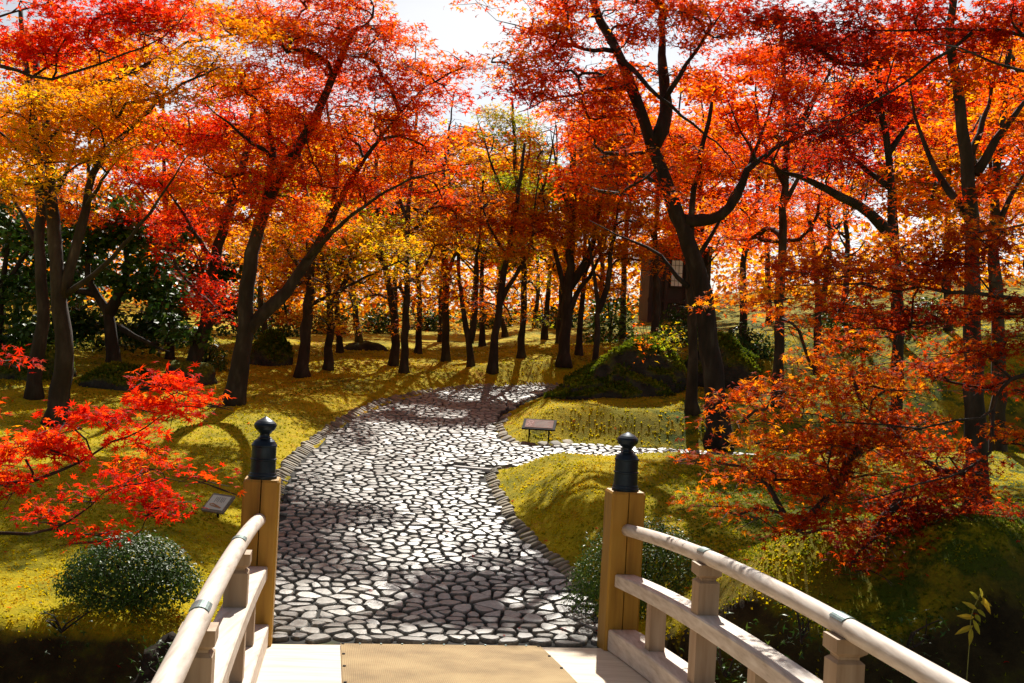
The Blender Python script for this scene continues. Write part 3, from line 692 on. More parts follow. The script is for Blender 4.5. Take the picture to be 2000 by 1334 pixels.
ROCKS.append(px_rock('mossy_boulder', 'low mossy boulder between the far trunks on the left lawn', 472, 572, 652, 722, 5.2, M_ROCK, 21.5, 0.7, 0.2))
ROCKS.append(px_rock('dark_rock', 'tall shaded rock at the left edge of the picture under the evergreens', -60, 140, 672, 775, 6.3, M_ROCKB, 18.3, 0.6, 0.2))
ROCKS.append(px_rock('dark_rock', 'long low shaded rock right of the leftmost maple trunks', 140, 330, 718, 775, 9.9, M_ROCKB, 18.0, 0.6, 0.25))
ROCKS.append(px_rock('dark_rock', 'small shaded rock behind the leaning maple on the left', 310, 420, 705, 745, 2.2, M_ROCKB, 19.0, 0.6, 0.25))
ROCKS.append(px_rock('bank_rock', 'dark earthy rock in the bank below the left round shrub', 230, 430, 1285, 1420, 4.4, M_ROCKK, 7.1, 0.6, 0.45))
ROCKS.append(px_rock('dark_rock', 'low dark rock among the far trunks left of the centre', 655, 760, 668, 705, 7.7, M_ROCKD, 25.5, 0.6, 0.25))

# ------------------------------------------------------------------ leaves
def star(nl, detail):
    if nl == 7:
        ang = np.radians([-128, -84, -42, 0, 42, 84, 128]); ln = np.array([0.42, 0.78, 0.95, 1.0, 0.95, 0.78, 0.42]); notch = 0.30
    elif nl == 5:
        ang = np.radians([-108, -52, 0, 52, 108]); ln = np.array([0.6, 0.92, 1.0, 0.92, 0.6]); notch = 0.30
    else:
        ang = np.radians([-82, 0, 82]); ln = np.array([0.9, 1.0, 0.9]); notch = 0.34
    pts = [(0, 0, 0)]; half = (ang[1] - ang[0]) / 2
    out = []
    for i, a in enumerate(ang):
        out.append((notch * math.cos(a - half), notch * math.sin(a - half))); out.append((ln[i] * math.cos(a), ln[i] * math.sin(a)))
    out.append((notch * math.cos(ang[-1] + half), notch * math.sin(ang[-1] + half)))
    for x, y in out:
        r = math.hypot(x, y); pts.append((x, y, 0.10 * r - 0.32 * r * r))
    f = [(0, i, i + 1) for i in range(1, len(out))]
    return np.array(pts), np.array(f)
T7, T5, T3 = star(7, 0), star(5, 0), star(3, 0)
T4 = (np.array([(-0.12, 0, 0), (0.22, -0.16, -0.02), (0.22, 0.16, -0.02), (0.10, -0.98, -0.24), (1.0, 0, -0.22), (0.10, 0.98, -0.24)]), np.array([(0, 3, 1), (0, 1, 2), (1, 4, 2), (0, 2, 5)]))
T2 = (np.array([(-0.25, 0, 0), (0.3, -0.5, -0.05), (1, 0, -0.2), (0.3, 0.5, -0.05)]), np.array([(0, 1, 2), (0, 2, 3)]))
TE = (np.array([(0, 0, 0), (0.5, -0.26, 0.05), (1.0, 0, -0.05), (0.5, 0.26, 0.05), (0.5, 0, -0.03)]), np.array([(0, 1, 4), (1, 2, 4), (2, 3, 4), (3, 0, 4)]))
def leaf_axes(Nn, tilt, up=(0, 0, 1)):
    n = rng.normal(0, tilt, (Nn, 3)) + np.asarray(up)[None] if np.ndim(up) == 1 else rng.normal(0, tilt, (Nn, 3)) + up
    n /= np.linalg.norm(n, axis=1)[:, None]
    a = rng.normal(0, 1, (Nn, 3)); a -= n * (a * n).sum(1)[:, None]; a /= np.linalg.norm(a, axis=1)[:, None]
    b = np.cross(n, a); return a, b, n
def leaves_mesh(name, C, axes, size, tone, tmpl, origin):
    a, b, n = axes; V, F = tmpl; k = len(V)
    W = C[:, None] + (a[:, None] * V[None, :, :1] + b[:, None] * V[None, :, 1:2] + n[:, None] * V[None, :, 2:3]) * size[:, None, None]
    Fa = (F[None] + (np.arange(len(C)) * k)[:, None, None]).reshape(-1, 3)
    return mesh_np(name, (W - np.asarray(origin)[None, None]).reshape(-1, 3), Fa, tone=np.repeat(tone, len(F)))
# openings in the canopy: where sunlight reaches the ground, no leaves stand in its way
LIT = []
def lit(px, py, rx, ry, p=0.95):
    c = gp(px, py); r = gp(px + rx, py); f = gp(px, py - ry); n = gp(px, py + ry)
    LIT.append((c[0], c[1], max(0.2, abs(rx) * c[1] / FPX), max(0.25, (f[1] - n[1]) / 2), p))
_lx = np.arange(-20, 24, 0.2); _ly = np.arange(3, 50, 0.2); _LG = G(*np.meshgrid(_lx, _ly))
def g_fast(X, Y): return _LG[np.clip(((Y - 3) / 0.2).astype(int), 0, len(_ly) - 1), np.clip(((X + 20) / 0.2).astype(int), 0, len(_lx) - 1)]
def keep_mask(C):
    t = np.zeros(len(C)); k = SUN_DIR[2]
    for _ in range(4):
        X = C[:, 0] - SUN_DIR[0] * t; Y = C[:, 1] - SUN_DIR[1] * t
        t = (C[:, 2] - np.maximum(g_fast(X, Y), -0.1) - 0.02) / k
    X = C[:, 0] - SUN_DIR[0] * t; Y = C[:, 1] - SUN_DIR[1] * t
    keep = np.ones(len(C), bool); EDGE = 0.45 * wob(X, Y, 2.3, 1.5) + 0.30 * wob(X, Y, 6.0, 0.5)
    low_ = (C[:, 2] - g_fast(C[:, 0], C[:, 1]) < 3.4) & (C[:, 1] > 18.5) & (np.abs(C[:, 0]) < 6) & (rng.random(len(C)) < 0.22)
    for cx, cy, rx, ry, p in LIT:
        q = ((X - cx) / rx) ** 2 + ((Y - cy) / ry) ** 2 + EDGE
        keep &= ~((q < 1) & (rng.random(len(C)) < p * np.clip((1 - q) * 3, 0, 1)))
    return keep | low_
for a in [(930, 775, 140, 20), (1640, 700, 260, 60), (1700, 800, 160, 40), (250, 845, 120, 11), (380, 800, 100, 9), (1270, 1010, 70, 50), (300, 1090, 60, 40), (1540, 1050, 70, 50), (820, 725, 240, 34), (620, 765, 170, 24), (1010, 715, 90, 26), (420, 840, 110, 16), (960, 728, 130, 24), (860, 735, 90, 16), (700, 752, 130, 16), (620, 775, 90, 10), (1000, 762, 80, 10), (900, 785, 60, 12), (850, 815, 90, 14), (760, 850, 60, 16), (640, 925, 60, 18), (860, 958, 50, 12), (700, 985, 70, 14), (900, 1045, 80, 12),
          (690, 1190, 150, 34), (1050, 1195, 110, 30), (620, 852, 70, 22), (480, 1010, 50, 24), (560, 762, 90, 10), (480, 820, 90, 12), (560, 880, 50, 12), (330, 770, 60, 7), (210, 800, 60, 9), (320, 890, 90, 14), (150, 880, 60, 10), (60, 860, 40, 8), (740, 715, 80, 10), (860, 708, 70, 8), (1050, 700, 40, 10), (680, 800, 60, 12),
          (1040, 815, 75, 28), (1130, 895, 100, 24), (1010, 925, 45, 22), (1230, 790, 100, 20), (1320, 820, 50, 16), (1150, 960, 60, 20), (1560, 660, 70, 18), (1700, 730, 150, 40), (1640, 830, 80, 26), (1490, 780, 60, 20), (1580, 1060, 50, 30), (1050, 660, 40, 20), (1820, 800, 60, 20), (1240, 640, 60, 10), (1180, 1060, 30, 20)]:
    lit(*a, p=0.985)
LIT.append((2.25, 5.0, 0.35, 0.7, 0.95)); LIT.append((1.05, 8.5, 0.7, 0.8, 0.95)); LIT.append((2.6, 8.0, 0.5, 0.7, 0.9)); LIT.append((-2.3, 5.2, 1.3, 0.9, 0.9)); LIT.append((2.1, 6.6, 0.9, 0.6, 0.75))
LIT.append((bp(0, -0.6, 0)[0], bp(0, -0.6, 0)[1], 1.3, 1.2, 0.9))
LIT.append((bp(-1.2, -3.0, 0)[0], bp(-1.2, -3.0, 0)[1], 0.6, 2.6, 0.9))

STATS = {'leaves': 0}
def grow_tree(name, label, group, base, trunk, r0, r1, limbs, blobs, pal, size=0.060, cover=2.6, tmpl=None, bark=None, tilt=0.45, sep_leaves=0, cat='tree', cull=True, minz=None, sides=10, pad_r=0.42, flat=0.10, droop=0.35, trunk_name='trunk'):
    """trunk: world points; limbs: [(points, r0, r1)]; blobs: [(centre, (rx, ry, rz), tone shift)] in world metres"""
    bark = bark or M_BARK
    base = np.asarray(base, float)
    e = empty(name, base, label, cat, group)
    nodes = []; parent = []; rad = []; chains = []
    def add_chain(P, r, par):
        ids = []
        for q_, rr in zip(P, r):
            nodes.append(q_); rad.append(rr); parent.append(par); par = len(nodes) - 1; ids.append(par)
        chains.append(ids); return ids
    P = catmull(trunk, 0.22); n = len(P)
    P[1:-1, :2] += rng.normal(0, 0.012, (n - 2, 2)) * min(1.0, r0 / 0.1)
    s_ = np.linspace(0, 1, n); r = r0 + (r1 - r0) * s_ ** 0.8
    r = r * (1 + 0.40 * np.exp(-(P[:, 2] - P[0, 2]) / 0.11) * (1 if r0 > 0.03 else 0))
    add_chain(P, r, -1)
    mb = MB(); tube(mb, P, r, max(sides, 10), 0.075); tr = mb.build(trunk_name, bark, e, True, base)
    for pts, a, b in limbs:
        Q = catmull(pts, 0.2); Q[1:-1] += rng.normal(0, 0.012, (len(Q) - 2, 3)) if len(Q) > 2 else 0
        d = np.linalg.norm(np.array(nodes) - Q[0], axis=1); par = int(np.argmin(d))
        rr = a + (b * 0.3 - a) * np.linspace(0, 1, len(Q)) ** 0.9
        add_chain(Q, rr, par); mb = MB(); tube(mb, Q, rr, 7, 0.05); mb.build('branch', bark, e, True, base)
    fixed = len(nodes)
    okn = []; tw_chains = []
    # pads of leaves
    pads = []
    for c, rr, tn in blobs:
        c = np.asarray(c, float); lsz = size
        # number of leaves from the silhouette area
        area = math.pi * rr[0] * rr[2]; nl = cover * area / (0.5 * size * size)
        npad = max(2, int(nl / 115))
        u = rng.normal(0, 1, (npad, 3)); u /= np.linalg.norm(u, axis=1)[:, None]; u *= rng.random((npad, 1)) ** (1 / 2.2)
        C = c + u * np.array(rr)[None]
        for q_ in C: pads.append((q_, int(nl / npad), np.clip(tn + rng.normal(0, 0.10), -0.4, 0.4)))
    if not pads: return e
    tz = P[0][2] + (minz if minz is not None else 0.25 * (P[-1][2] - P[0][2]))
    NP = np.array(nodes); 
    okn = [nodes[i][2] > tz for i in range(len(nodes))]
    def connect(c, up=0.06, wob_=0.05):
        NP = np.array(nodes); d = c - NP; L = np.linalg.norm(d, axis=1) + 1e-6
        cost = L * (1 + 0.8 * np.maximum(0, -d[:, 2] / L)) + np.where(okn, 0, 5.0)
        k_ = int(np.argmin(cost)); A = NP[k_]; D = L[k_]
        if D < 0.12: return k_
        pd = (NP[k_] - NP[parent[k_]]) if parent[k_] >= 0 else np.array([0, 0, 1.0]); pd = pd / (np.linalg.norm(pd) + 1e-6)
        m_ = A + pd * D * 0.30 + (c - A) * 0.25 + np.array([0, 0, up * D]) + rng.normal(0, wob_ * D, 3)
        nn = max(3, int(D / 0.2) + 1); t = np.linspace(0, 1, nn)[1:, None]
        Q = (1 - t) ** 2 * A + 2 * t * (1 - t) * m_ + t * t * c
        if len(Q) > 3: Q[1:-1] += rng.normal(0, 0.018, (len(Q) - 2, 3))
        par = k_; ids = [k_]
        for q_ in Q:
            nodes.append(q_); rad.append(0.004); parent.append(par); par = len(nodes) - 1; ids.append(par); okn.append(True)
        tw_chains.append(ids); return par
    bc = sorted([np.asarray(b_[0], float) - np.array([0, 0, 0.25 * b_[1][2]]) for b_ in blobs], key=lambda q_: np.min(np.linalg.norm(NP - q_, axis=1)))
    for q_ in bc: connect(q_, 0.10, 0.07)
    NP = np.array(nodes)
    order = np.argsort([np.min(np.linalg.norm(NP - q_[0], axis=1)) for q_ in pads])
    tips = np.zeros(len(nodes) + len(pads) * 60)
    Cs = []; Sz = []; Tn = []; Nr = []
    for oi in order:
        c, nl, tn = pads[oi]
        j = connect(c)
        while j >= 0 and j >= 0: tips[j] += 1; j = parent[j]
        # leaves of the pad
        pr = pad_r * rng.uniform(0.7, 1.25)
        th = rng.random(nl) * 2 * math.pi; rr_ = np.sqrt(rng.random(nl)) * pr
        tl = rng.normal(0, 0.16, 2); x = np.cos(th) * rr_; y = np.sin(th) * rr_ * rng.uniform(0.7, 1)
        z = x * tl[0] + y * tl[1] - droop * rr_ ** 2 + rng.normal(0, flat * 0.6, nl)
        Cs.append(c + np.stack([x, y, z + 0.05], 1)); Sz.append(size * rng.uniform(0.65, 1.25, nl)); Tn.append(np.clip(0.48 + tn + rng.normal(0, 0.17, nl), 0, 1))
        Nr.append(np.stack([x * droop * 1.6, y * droop * 1.6, np.ones(nl)], 1))
        # twigs of the pad
        for q_ in range(2 if tmpl is T2 else 3):
            a_ = rng.random() * 6.283; e1 = c + np.array([math.cos(a_) * pr, math.sin(a_) * pr, (math.cos(a_) * tl[0] + math.sin(a_) * tl[1]) * pr - droop * pr * pr])
            mid_ = (c + e1) / 2 + np.array([0, 0, 0.04 * pr]) + rng.normal(0, 0.06 * pr, 3); tw_chains.append(np.array([c, mid_, e1]))
    mb = MB()
    for ch in tw_chains:
        if isinstance(ch, np.ndarray): tube(mb, ch, [0.0042, 0.0032, 0.0018], 3, cap=False); continue
        Q = np.array([nodes[i] for i in ch]); r_ = np.array([0.0078 * max(tips[i], 1) ** 0.50 for i in ch]); r_[0] = r_[1]
        r_ = np.minimum(r_, max(rad[ch[0]], 0.004) * (0.85 if ch[0] < fixed else 9)); 
        tube(mb, Q, r_, 5 if r_.max() > 0.014 else 3, cap=False)
        for i, rv in zip(ch[1:], r_[1:]): rad[i] = rv
    tw = mb.build('twig_growth', M_TWIG, e, True, base); tw['kind'] = 'stuff'
    C = np.concatenate(Cs); Z = np.concatenate(Sz); T_ = np.concatenate(Tn); NR = np.concatenate(Nr)
    if cull:
        k_ = keep_mask(C); C, Z, T_, NR = C[k_], Z[k_], T_[k_], NR[k_]
    ax = leaf_axes(len(C), tilt, NR)
    STATS['leaves'] += len(C)
    tm = tmpl or T4
    if sep_leaves:
        # the leaves that show largest are objects of their own
        dd = np.linalg.norm(C - CPOS, axis=1); v_ = C - CPOS
        sx_ = 1000 + FPX * (v_ @ CR) / (v_ @ FW); sy_ = 667 - FPX * (v_ @ CU) / (v_ @ FW)
        face = np.abs((ax[2] * v_).sum(1)) / dd
        score = np.where((sx_ > 0) & (sx_ < 2000) & (sy_ > 0) & (sy_ < 1334) & (v_ @ FW > 0), Z * (0.3 + face) / dd, 0)
        pick = np.argsort(-score)[:sep_leaves]; mask = np.ones(len(C), bool); mask[pick] = False
        protos = []
        for k_ in range(9):
            V, F = tm; me = mesh_np('leaf', V, F, tone=np.full(len(F), 0.1 + 0.1 * k_)); me.materials.append(LM[pal]); protos.append(me)
        for i in pick:
            o = bpy.data.objects.new('leaf', protos[int(np.clip((T_[i] - 0.05) * 10, 0, 8))]); link(o); o.parent = e
            p_ = C[i] - base; a, b, n_ = ax[0][i], ax[1][i], ax[2][i]; s1 = float(Z[i])
            o.matrix_basis = Matrix(((a[0] * s1, b[0] * s1, n_[0] * s1, p_[0]), (a[1] * s1, b[1] * s1, n_[1] * s1, p_[1]), (a[2] * s1, b[2] * s1, n_[2] * s1, p_[2]), (0, 0, 0, 1)))
        C, Z, T_ = C[mask], Z[mask], T_[mask]; ax = tuple(q_[mask] for q_ in ax)
    me = leaves_mesh('crown', C, ax, Z, T_, T5 if tm is T7 else tm, base)
    cro = obj('crown', me, LM[pal], e); cro['kind'] = 'stuff'
    return e

def pt(px, py, d): return at(px, py, d)
def tree_px(label, base_px, w, path_px, limbs, blobs, pal, d=None, top_w=None, group='maple trees', name='maple_tree', **kw):
    """trunk and limbs as picture points at the tree's distance; limbs: [(points (px,py[,dd]), w0, w1)], blobs (px, py, rx, ry, dd, tone)"""
    g = gp(*base_px)
    if d is None: d = g[1]; b = g
    else:
        b = at(base_px[0], base_px[1], d); b = np.array([b[0], d, g1(b[0], d)])
    b = np.array([b[0], b[1], g1(b[0], b[1]) - 0.06])
    def P(q): return at(q[0], q[1], d + (q[2] if len(q) > 2 else 0.0))
    m = d / FPX
    trunk = [b] + [P(q) for q in path_px]
    lim = [([P(q) for q in pts], a * m / 2, c * m / 2) for pts, a, c in limbs]
    bl = []
    for q in blobs:
        dd = q[4] if len(q) > 4 else 0.0; tn = q[5] if len(q) > 5 else 0.0; mm_ = (d + dd) / FPX
        bl.append((at(q[0], q[1], d + dd), (q[2] * mm_, float(np.clip(q[2] * mm_ * 0.8, 0.4, 1.2)), q[3] * mm_), tn))
    return grow_tree(name, label, group, b, trunk, w * 0.88 * m / 2, (top_w or w * 0.25) * m / 2, lim, bl, pal, **kw)

# ------------------------------------------------------------------ hero trees
tree_px('tall scarlet maple on the left lawn with a leaning second stem near the post', (455, 790), 46, [(466, 720), (478, 660), (483, 560), (508, 430), (555, 330), (610, 240), (650, 150), (690, 60)],
        [([(474, 655), (515, 610), (560, 570), (620, 480), (680, 360, -0.5), (740, 270, -1), (800, 200, -1.2)], 30, 9), ([(510, 430), (530, 330), (525, 230, 0.5), (520, 120, 1)], 18, 7), ([(640, 440), (660, 330, .5), (640, 220, .8), (640, 100, 1)], 13, 6), ([(600, 505), (690, 420, -1), (800, 350, -1.5), (880, 330, -1.8)], 12, 5), ([(555, 330), (470, 260, -.6), (400, 200, -1)], 12, 5)],
        [(660, 70, 140, 70, 0), (600, 160, 150, 70, .5), (740, 110, 110, 80, -.6), (850, 150, 80, 40, -1, .1), (905, 125, 40, 26, -1.2, .1), (780, 200, 110, 60, -1), (680, 250, 140, 70, -.5), (560, 270, 130, 60, .5), (820, 270, 90, 40, -1, .05), (700, 350, 120, 60, -.6), (560, 370, 120, 50, 0), (850, 350, 60, 40, -1.2), (450, 330, 90, 60, -.8), (470, 160, 110, 60, 0, .15), (750, 60, 40, 30, 0), (480, 420, 70, 40, -1, -.1), (620, 440, 80, 40, 0, .15), (600, 5, 150, 40, .3, .1), (730, 5, 70, 30, 0), (470, 40, 110, 50, .5, .2), (560, 90, 100, 50, -.8, .1)], 'red', cover=3.0)
tree_px('gold leaved maple at the left edge with a pale scarred trunk', (108, 828), 50, [(116, 760), (125, 690), (115, 560), (108, 470), (100, 380), (97, 330), (90, 240), (70, 120)],
        [([(122, 580), (150, 480), (185, 340), (235, 270, -.6), (330, 180, -1.2), (430, 130, -1.6)], 24, 6), ([(130, 575), (200, 520, -.4), (270, 440, -.8), (345, 340, -1.2), (370, 300, -1.5)], 14, 5), ([(100, 400), (40, 300, -.5), (-40, 220, -1)], 14, 6), ([(170, 400), (240, 300, -1.2), (300, 280, -1.5)], 9, 4)],
        [(120, 240, 120, 60, -1.5, .1), (230, 220, 110, 50, -1.8), (60, 190, 80, 40, -1), (80, 310, 100, 35, -1.2, .1), (190, 300, 80, 30, -2, .15), (310, 180, 90, 40, -1.8, -.1), (400, 130, 90, 40, -1.2, -.1), (20, 360, 60, 40, -.5, .2), (110, 350, 40, 20, -2.2, .25), (280, 120, 110, 40, 0, -.2), (130, 170, 90, 30, -.5, -.1), (450, 60, 80, 40, 0, -.1)], 'gold', cover=2.4, size=0.05, tmpl=T3)
tree_px('slender orange maple just behind the pale trunk at the left edge', (66, 777), 34, [(75, 700), (86, 600), (76, 500), (80, 380), (70, 260), (50, 120), (40, 20)],
        [([(78, 440), (130, 330, .5), (170, 200, .8)], 14, 6), ([(76, 480), (20, 380, .3), (-40, 300, .5)], 12, 5)],
        [(60, 100, 90, 50, .5, .1), (200, 90, 120, 50, 1), (330, 50, 120, 40, 1.5), (150, 400, 110, 50, 1), (30, 250, 90, 50, 1)], 'orange', cover=3.19)
tree_px('leaning red maple with a low drooping crimson spray left of the lawn', (368, 733), 36, [(385, 680), (405, 620), (410, 555), (440, 430), (470, 340), (490, 250), (500, 150)],
        [([(420, 520), (360, 420, -1), (300, 340, -1.6)], 12, 5), ([(410, 560), (385, 500, -1), (370, 470, -1.5)], 9, 4), ([(450, 400), (520, 330, .5), (560, 240, 1)], 14, 6)],
        [(390, 560, 55, 60, -1.6, -.05), (340, 500, 60, 30, -1.4), (420, 590, 35, 40, -1.8), (300, 350, 100, 50, -1.2, .1), (360, 430, 100, 40, -.6, .1), (270, 440, 90, 40, 0, .1), (440, 250, 100, 60, .5), (350, 270, 90, 50, .5, .15)], 'scarlet', cover=3.19)
tree_px('straight maple with amber crown, third trunk along the left lawn', (590, 737), 30, [(594, 690), (599, 640), (606, 520), (600, 420), (590, 330), (570, 250)],
        [([(606, 560), (560, 480, .6), (520, 400, 1)], 12, 5), ([(604, 500), (660, 440, -.5), (720, 400, -1)], 12, 5), ([(600, 600), (680, 560, -.8), (760, 520, -1.5), (830, 490, -2)], 9, 4)],
        [(610, 420, 110, 50, 0, .1), (540, 480, 90, 50, .5), (680, 470, 100, 45, -.5, .25), (780, 500, 80, 35, -1.6, .3), (620, 540, 80, 30, 0, .2), (560, 560, 60, 35, .6, -.1), (690, 590, 60, 25, -.6, .3), (650, 640, 45, 16, .5, .3), (560, 610, 50, 25, .8, 0)], 'gold', cover=3.48)
tree_px('small forked maple with yellow leaves right of the amber one', (641, 722), 22, [(643, 680), (645, 610), (640, 560), (628, 480), (615, 400)],
        [([(645, 600), (675, 545), (690, 470, .3), (700, 400, .5)], 14, 6), ([(640, 560), (610, 500), (590, 440)], 9, 4)],
        [(690, 540, 80, 35, .3, .1), (640, 470, 80, 40, .5), (710, 430, 90, 40, .5, -.2), (560, 520, 60, 40, .5, -.3)], 'gold', cover=3.19)
tree_px('maple with a slightly bent trunk, left one of a close pair behind the path', (768, 715), 22, [(772, 650), (766, 590), (750, 510), (742, 430), (735, 350), (740, 260)],
        [([(752, 520), (700, 440), (660, 380, .5)], 10, 5), ([(745, 450), (790, 370), (820, 300, .5)], 10, 5)],
        [(740, 380, 100, 50, 0), (660, 350, 80, 40, .5), (820, 400, 80, 45, .3, .1), (730, 290, 90, 40, .5), (740, 470, 80, 30, -.3, .2), (720, 570, 60, 28, .6, .2), (690, 640, 40, 16, .8, .1)], 'orange', cover=3.33)
tree_px('dark upright maple, right one of the close pair behind the path', (789, 729), 20, [(791, 660), (794, 560), (796, 450), (800, 380), (806, 300), (815, 220)],
        [([(796, 470), (840, 410), (880, 360)], 10, 4), ([(797, 430), (770, 360), (760, 290)], 9, 4)],
        [(850, 470, 80, 35, -.5, .25), (810, 540, 70, 25, -.6, .35), (880, 400, 70, 40, 0, -.1), (800, 330, 80, 40, .5, -.1), (760, 560, 60, 25, -.5, .3), (830, 600, 55, 24, .5, .1), (800, 640, 40, 16, .6, 0)], 'orange', cover=3.19)
tree_px('stout middle maple right of the close pair with orange leaves', (870, 706), 20, [(870, 640), (872, 560), (868, 470), (865, 380), (870, 290)],
        [([(870, 540), (910, 450), (940, 380)], 10, 4), ([(869, 500), (830, 420), (810, 360)], 9, 4)],
        [(880, 400, 90, 50, 0), (850, 500, 70, 30, -.3, .3), (930, 480, 70, 35, 0, .1), (870, 310, 80, 40, .4), (860, 590, 45, 20, -.5, -.1), (900, 560, 60, 28, .6, .3), (860, 640, 40, 14, .5, .1)], 'gold', cover=3.19)
tree_px('twin stemmed maple left of the path end', (920, 716), 17, [(917, 680), (910, 640), (902, 590), (895, 500), (890, 410)],
        [([(918, 670), (928, 620), (930, 560), (936, 460), (940, 380)], 13, 5)],
        [(900, 450, 80, 40, 0), (950, 410, 80, 40, .3, -.1), (880, 540, 50, 25, -.3, -.2), (960, 560, 50, 25, 0, -.1), (930, 610, 50, 22, .4, .2)], 'orange', cover=3.04)
tree_px('leaning maple at the path end whose shadow crosses the paving', (961, 727), 22, [(966, 680), (971, 630), (980, 560), (992, 500), (1004, 440), (1015, 350), (1025, 280)],
        [([(978, 590), (1005, 540), (1035, 480), (1045, 400), (1055, 330)], 11, 5), ([(990, 500), (950, 430), (930, 360)], 9, 4)],
        [(1000, 430, 90, 40, 0), (940, 400, 60, 35, .3, -.1), (1060, 440, 80, 45, .3, -.1), (1000, 480, 70, 30, -.4, .2), (920, 590, 50, 25, -.6, -.15), (1010, 560, 60, 26, .5, .35), (1000, 620, 45, 18, .8, .2)], 'orange', cover=3.19)
tree_px('slim green and yellow maple showing against the sky above the path end', (1018, 699), 18, [(1020, 640), (1025, 560), (1018, 460), (1010, 370), (1005, 280), (1000, 190)],
        [([(1020, 480), (1050, 400), (1075, 310), (1085, 230)], 10, 4), ([(1016, 440), (970, 350), (945, 270), (930, 220)], 9, 4), ([(1010, 370), (1035, 290), (1030, 210)], 7, 3)],
        [(1000, 260, 60, 45, 0), (960, 300, 45, 40, 0, .1), (1060, 280, 45, 45, 0, .1), (1010, 350, 60, 35, 0, .1), (950, 230, 40, 25, 0, -.2), (1080, 360, 50, 35, 0, -.1), (1045, 480, 55, 30, .5, -.1), (1050, 560, 60, 28, .6, -.1), (1060, 620, 45, 18, .6, 0), (950, 470, 50, 28, .8, -.1)], 'lime', cover=2.6)
tree_px('many limbed maple with thick trunk left of the big boulder', (1100, 712), 30, [(1103, 660), (1108, 600), (1113, 520), (1118, 430), (1122, 340), (1118, 240)],
        [([(1112, 560), (1150, 500), (1168, 430), (1180, 340)], 20, 6), ([(1110, 590), (1085, 500), (1070, 420), (1050, 340)], 14, 5), ([(1108, 620), (1135, 560), (1165, 520), (1195, 440)], 14, 5), ([(1118, 430), (1090, 340), (1075, 250)], 10, 4)],
        [(1120, 330, 100, 50, 0), (1060, 400, 70, 40, -.4, .1), (1180, 400, 80, 50, 0), (1120, 460, 80, 30, -.5, .2), (1200, 300, 80, 50, .5), (1050, 300, 70, 40, 0), (1200, 490, 60, 30, 0, .1), (1080, 520, 60, 26, .6, .3), (1180, 550, 60, 26, .6, .2)], 'orange', cover=3.33)
tree_px('slim maple just right of the many limbed one', (1131, 694), 15, [(1132, 640), (1140, 560), (1142, 470), (1150, 380), (1155, 280)],
        [([(1140, 540), (1180, 460), (1210, 390)], 10, 4)], [(1160, 280, 80, 45, 0), (1210, 350, 70, 40, .3), (1130, 210, 80, 45, .6, .1)], 'red', cover=2.90)
tree_px('two stemmed maple rising behind the big boulder', (1165, 640), 18, [(1168, 600), (1160, 540), (1150, 470)],
        [([(1167, 610), (1185, 560), (1192, 500), (1205, 420), (1215, 340)], 14, 5)], [(1230, 420, 80, 45, 0, .1), (1250, 500, 60, 35, 0, .2), (1170, 460, 60, 40, .3, .1)], 'orange', d=22.5, cover=3.19)
tree_px('straight slim maple right behind the big boulder', (1285, 590), 22, [(1282, 540), (1280, 450), (1284, 370), (1290, 280)],
        [([(1281, 470), (1240, 400), (1215, 330)], 9, 4)], [(1280, 330, 80, 50, 0), (1240, 250, 80, 50, .4), (1330, 420, 60, 40, 0, .1), (1300, 480, 60, 30, .5, .2)], 'red', d=23.0, cover=3.19)

tree_px('thickest dark maple trunk right of the path with one bowed limb', (1402, 872), 56, [(1398, 800), (1392, 720), (1382, 640), (1368, 550), (1335, 450), (1300, 360), (1272, 280), (1245, 200), (1210, 110), (1175, 40), (1145, -30)],
        [([(1337, 432), (1370, 430), (1405, 420), (1438, 385), (1460, 335), (1500, 300, .3), (1560, 250, .5), (1600, 180, .8)], 28, 8), ([(1275, 285), (1300, 220, .2), (1295, 130, .5), (1290, 40, .8), (1300, -40, 1)], 34, 14),
         ([(1190, 80), (1250, 150, -.5), (1330, 225, -.8), (1400, 280, -1), (1440, 330, -1.2)], 13, 5), ([(1230, 170), (1160, 180, -.6), (1090, 190, -1), (1010, 220, -1.4)], 11, 4), ([(1200, 100), (1120, 90, -.6), (1040, 60, -1), (970, 40, -1.3)], 11, 4),
         ([(1345, 560), (1290, 500, .3), (1230, 470, .6), (1150, 430, .8)], 11, 4), ([(1295, 200), (1360, 100, -.3), (1420, 10, -.6)], 13, 6), ([(1440, 380), (1500, 230, .4), (1520, 120, .6)], 12, 5)],
        [(1080, 80, 100, 40, -1), (1010, 130, 70, 35, -1.3, .1), (1130, 140, 100, 40, -.8, -.1), (1050, 185, 80, 26, -1.2, -.1), (1150, 220, 100, 40, -.6), (1030, 60, 60, 24, -1.2, .2), (1160, 260, 60, 30, 0), (1180, 290, 80, 35, .3, .1), (960, 115, 40, 26, -1.4, .15), (935, 3, 26, 12, -1.4, .2), (1200, 50, 100, 45, 0), (1110, 10, 110, 35, -.6), (1250, -30, 120, 40, .3),
         (1380, 60, 110, 50, -.2), (1330, 140, 80, 36, .4), (1460, 110, 60, 34, .3), (1300, -110, 150, 60, 0), (1450, -100, 140, 60, 0), (1550, 190, 80, 40, .5), (1300, 20, 90, 40, .5), (1210, 370, 80, 35, -1, .1), (1280, 320, 50, 28, -1.8, .15), (1150, 350, 70, 30, -.5), (1230, 150, 70, 30, 0)], 'red', bark=M_BARKD, cover=3.33, size=0.052, tmpl=T3, sides=14)  # highest blobs are unseen foliage, added to throw shade on the right
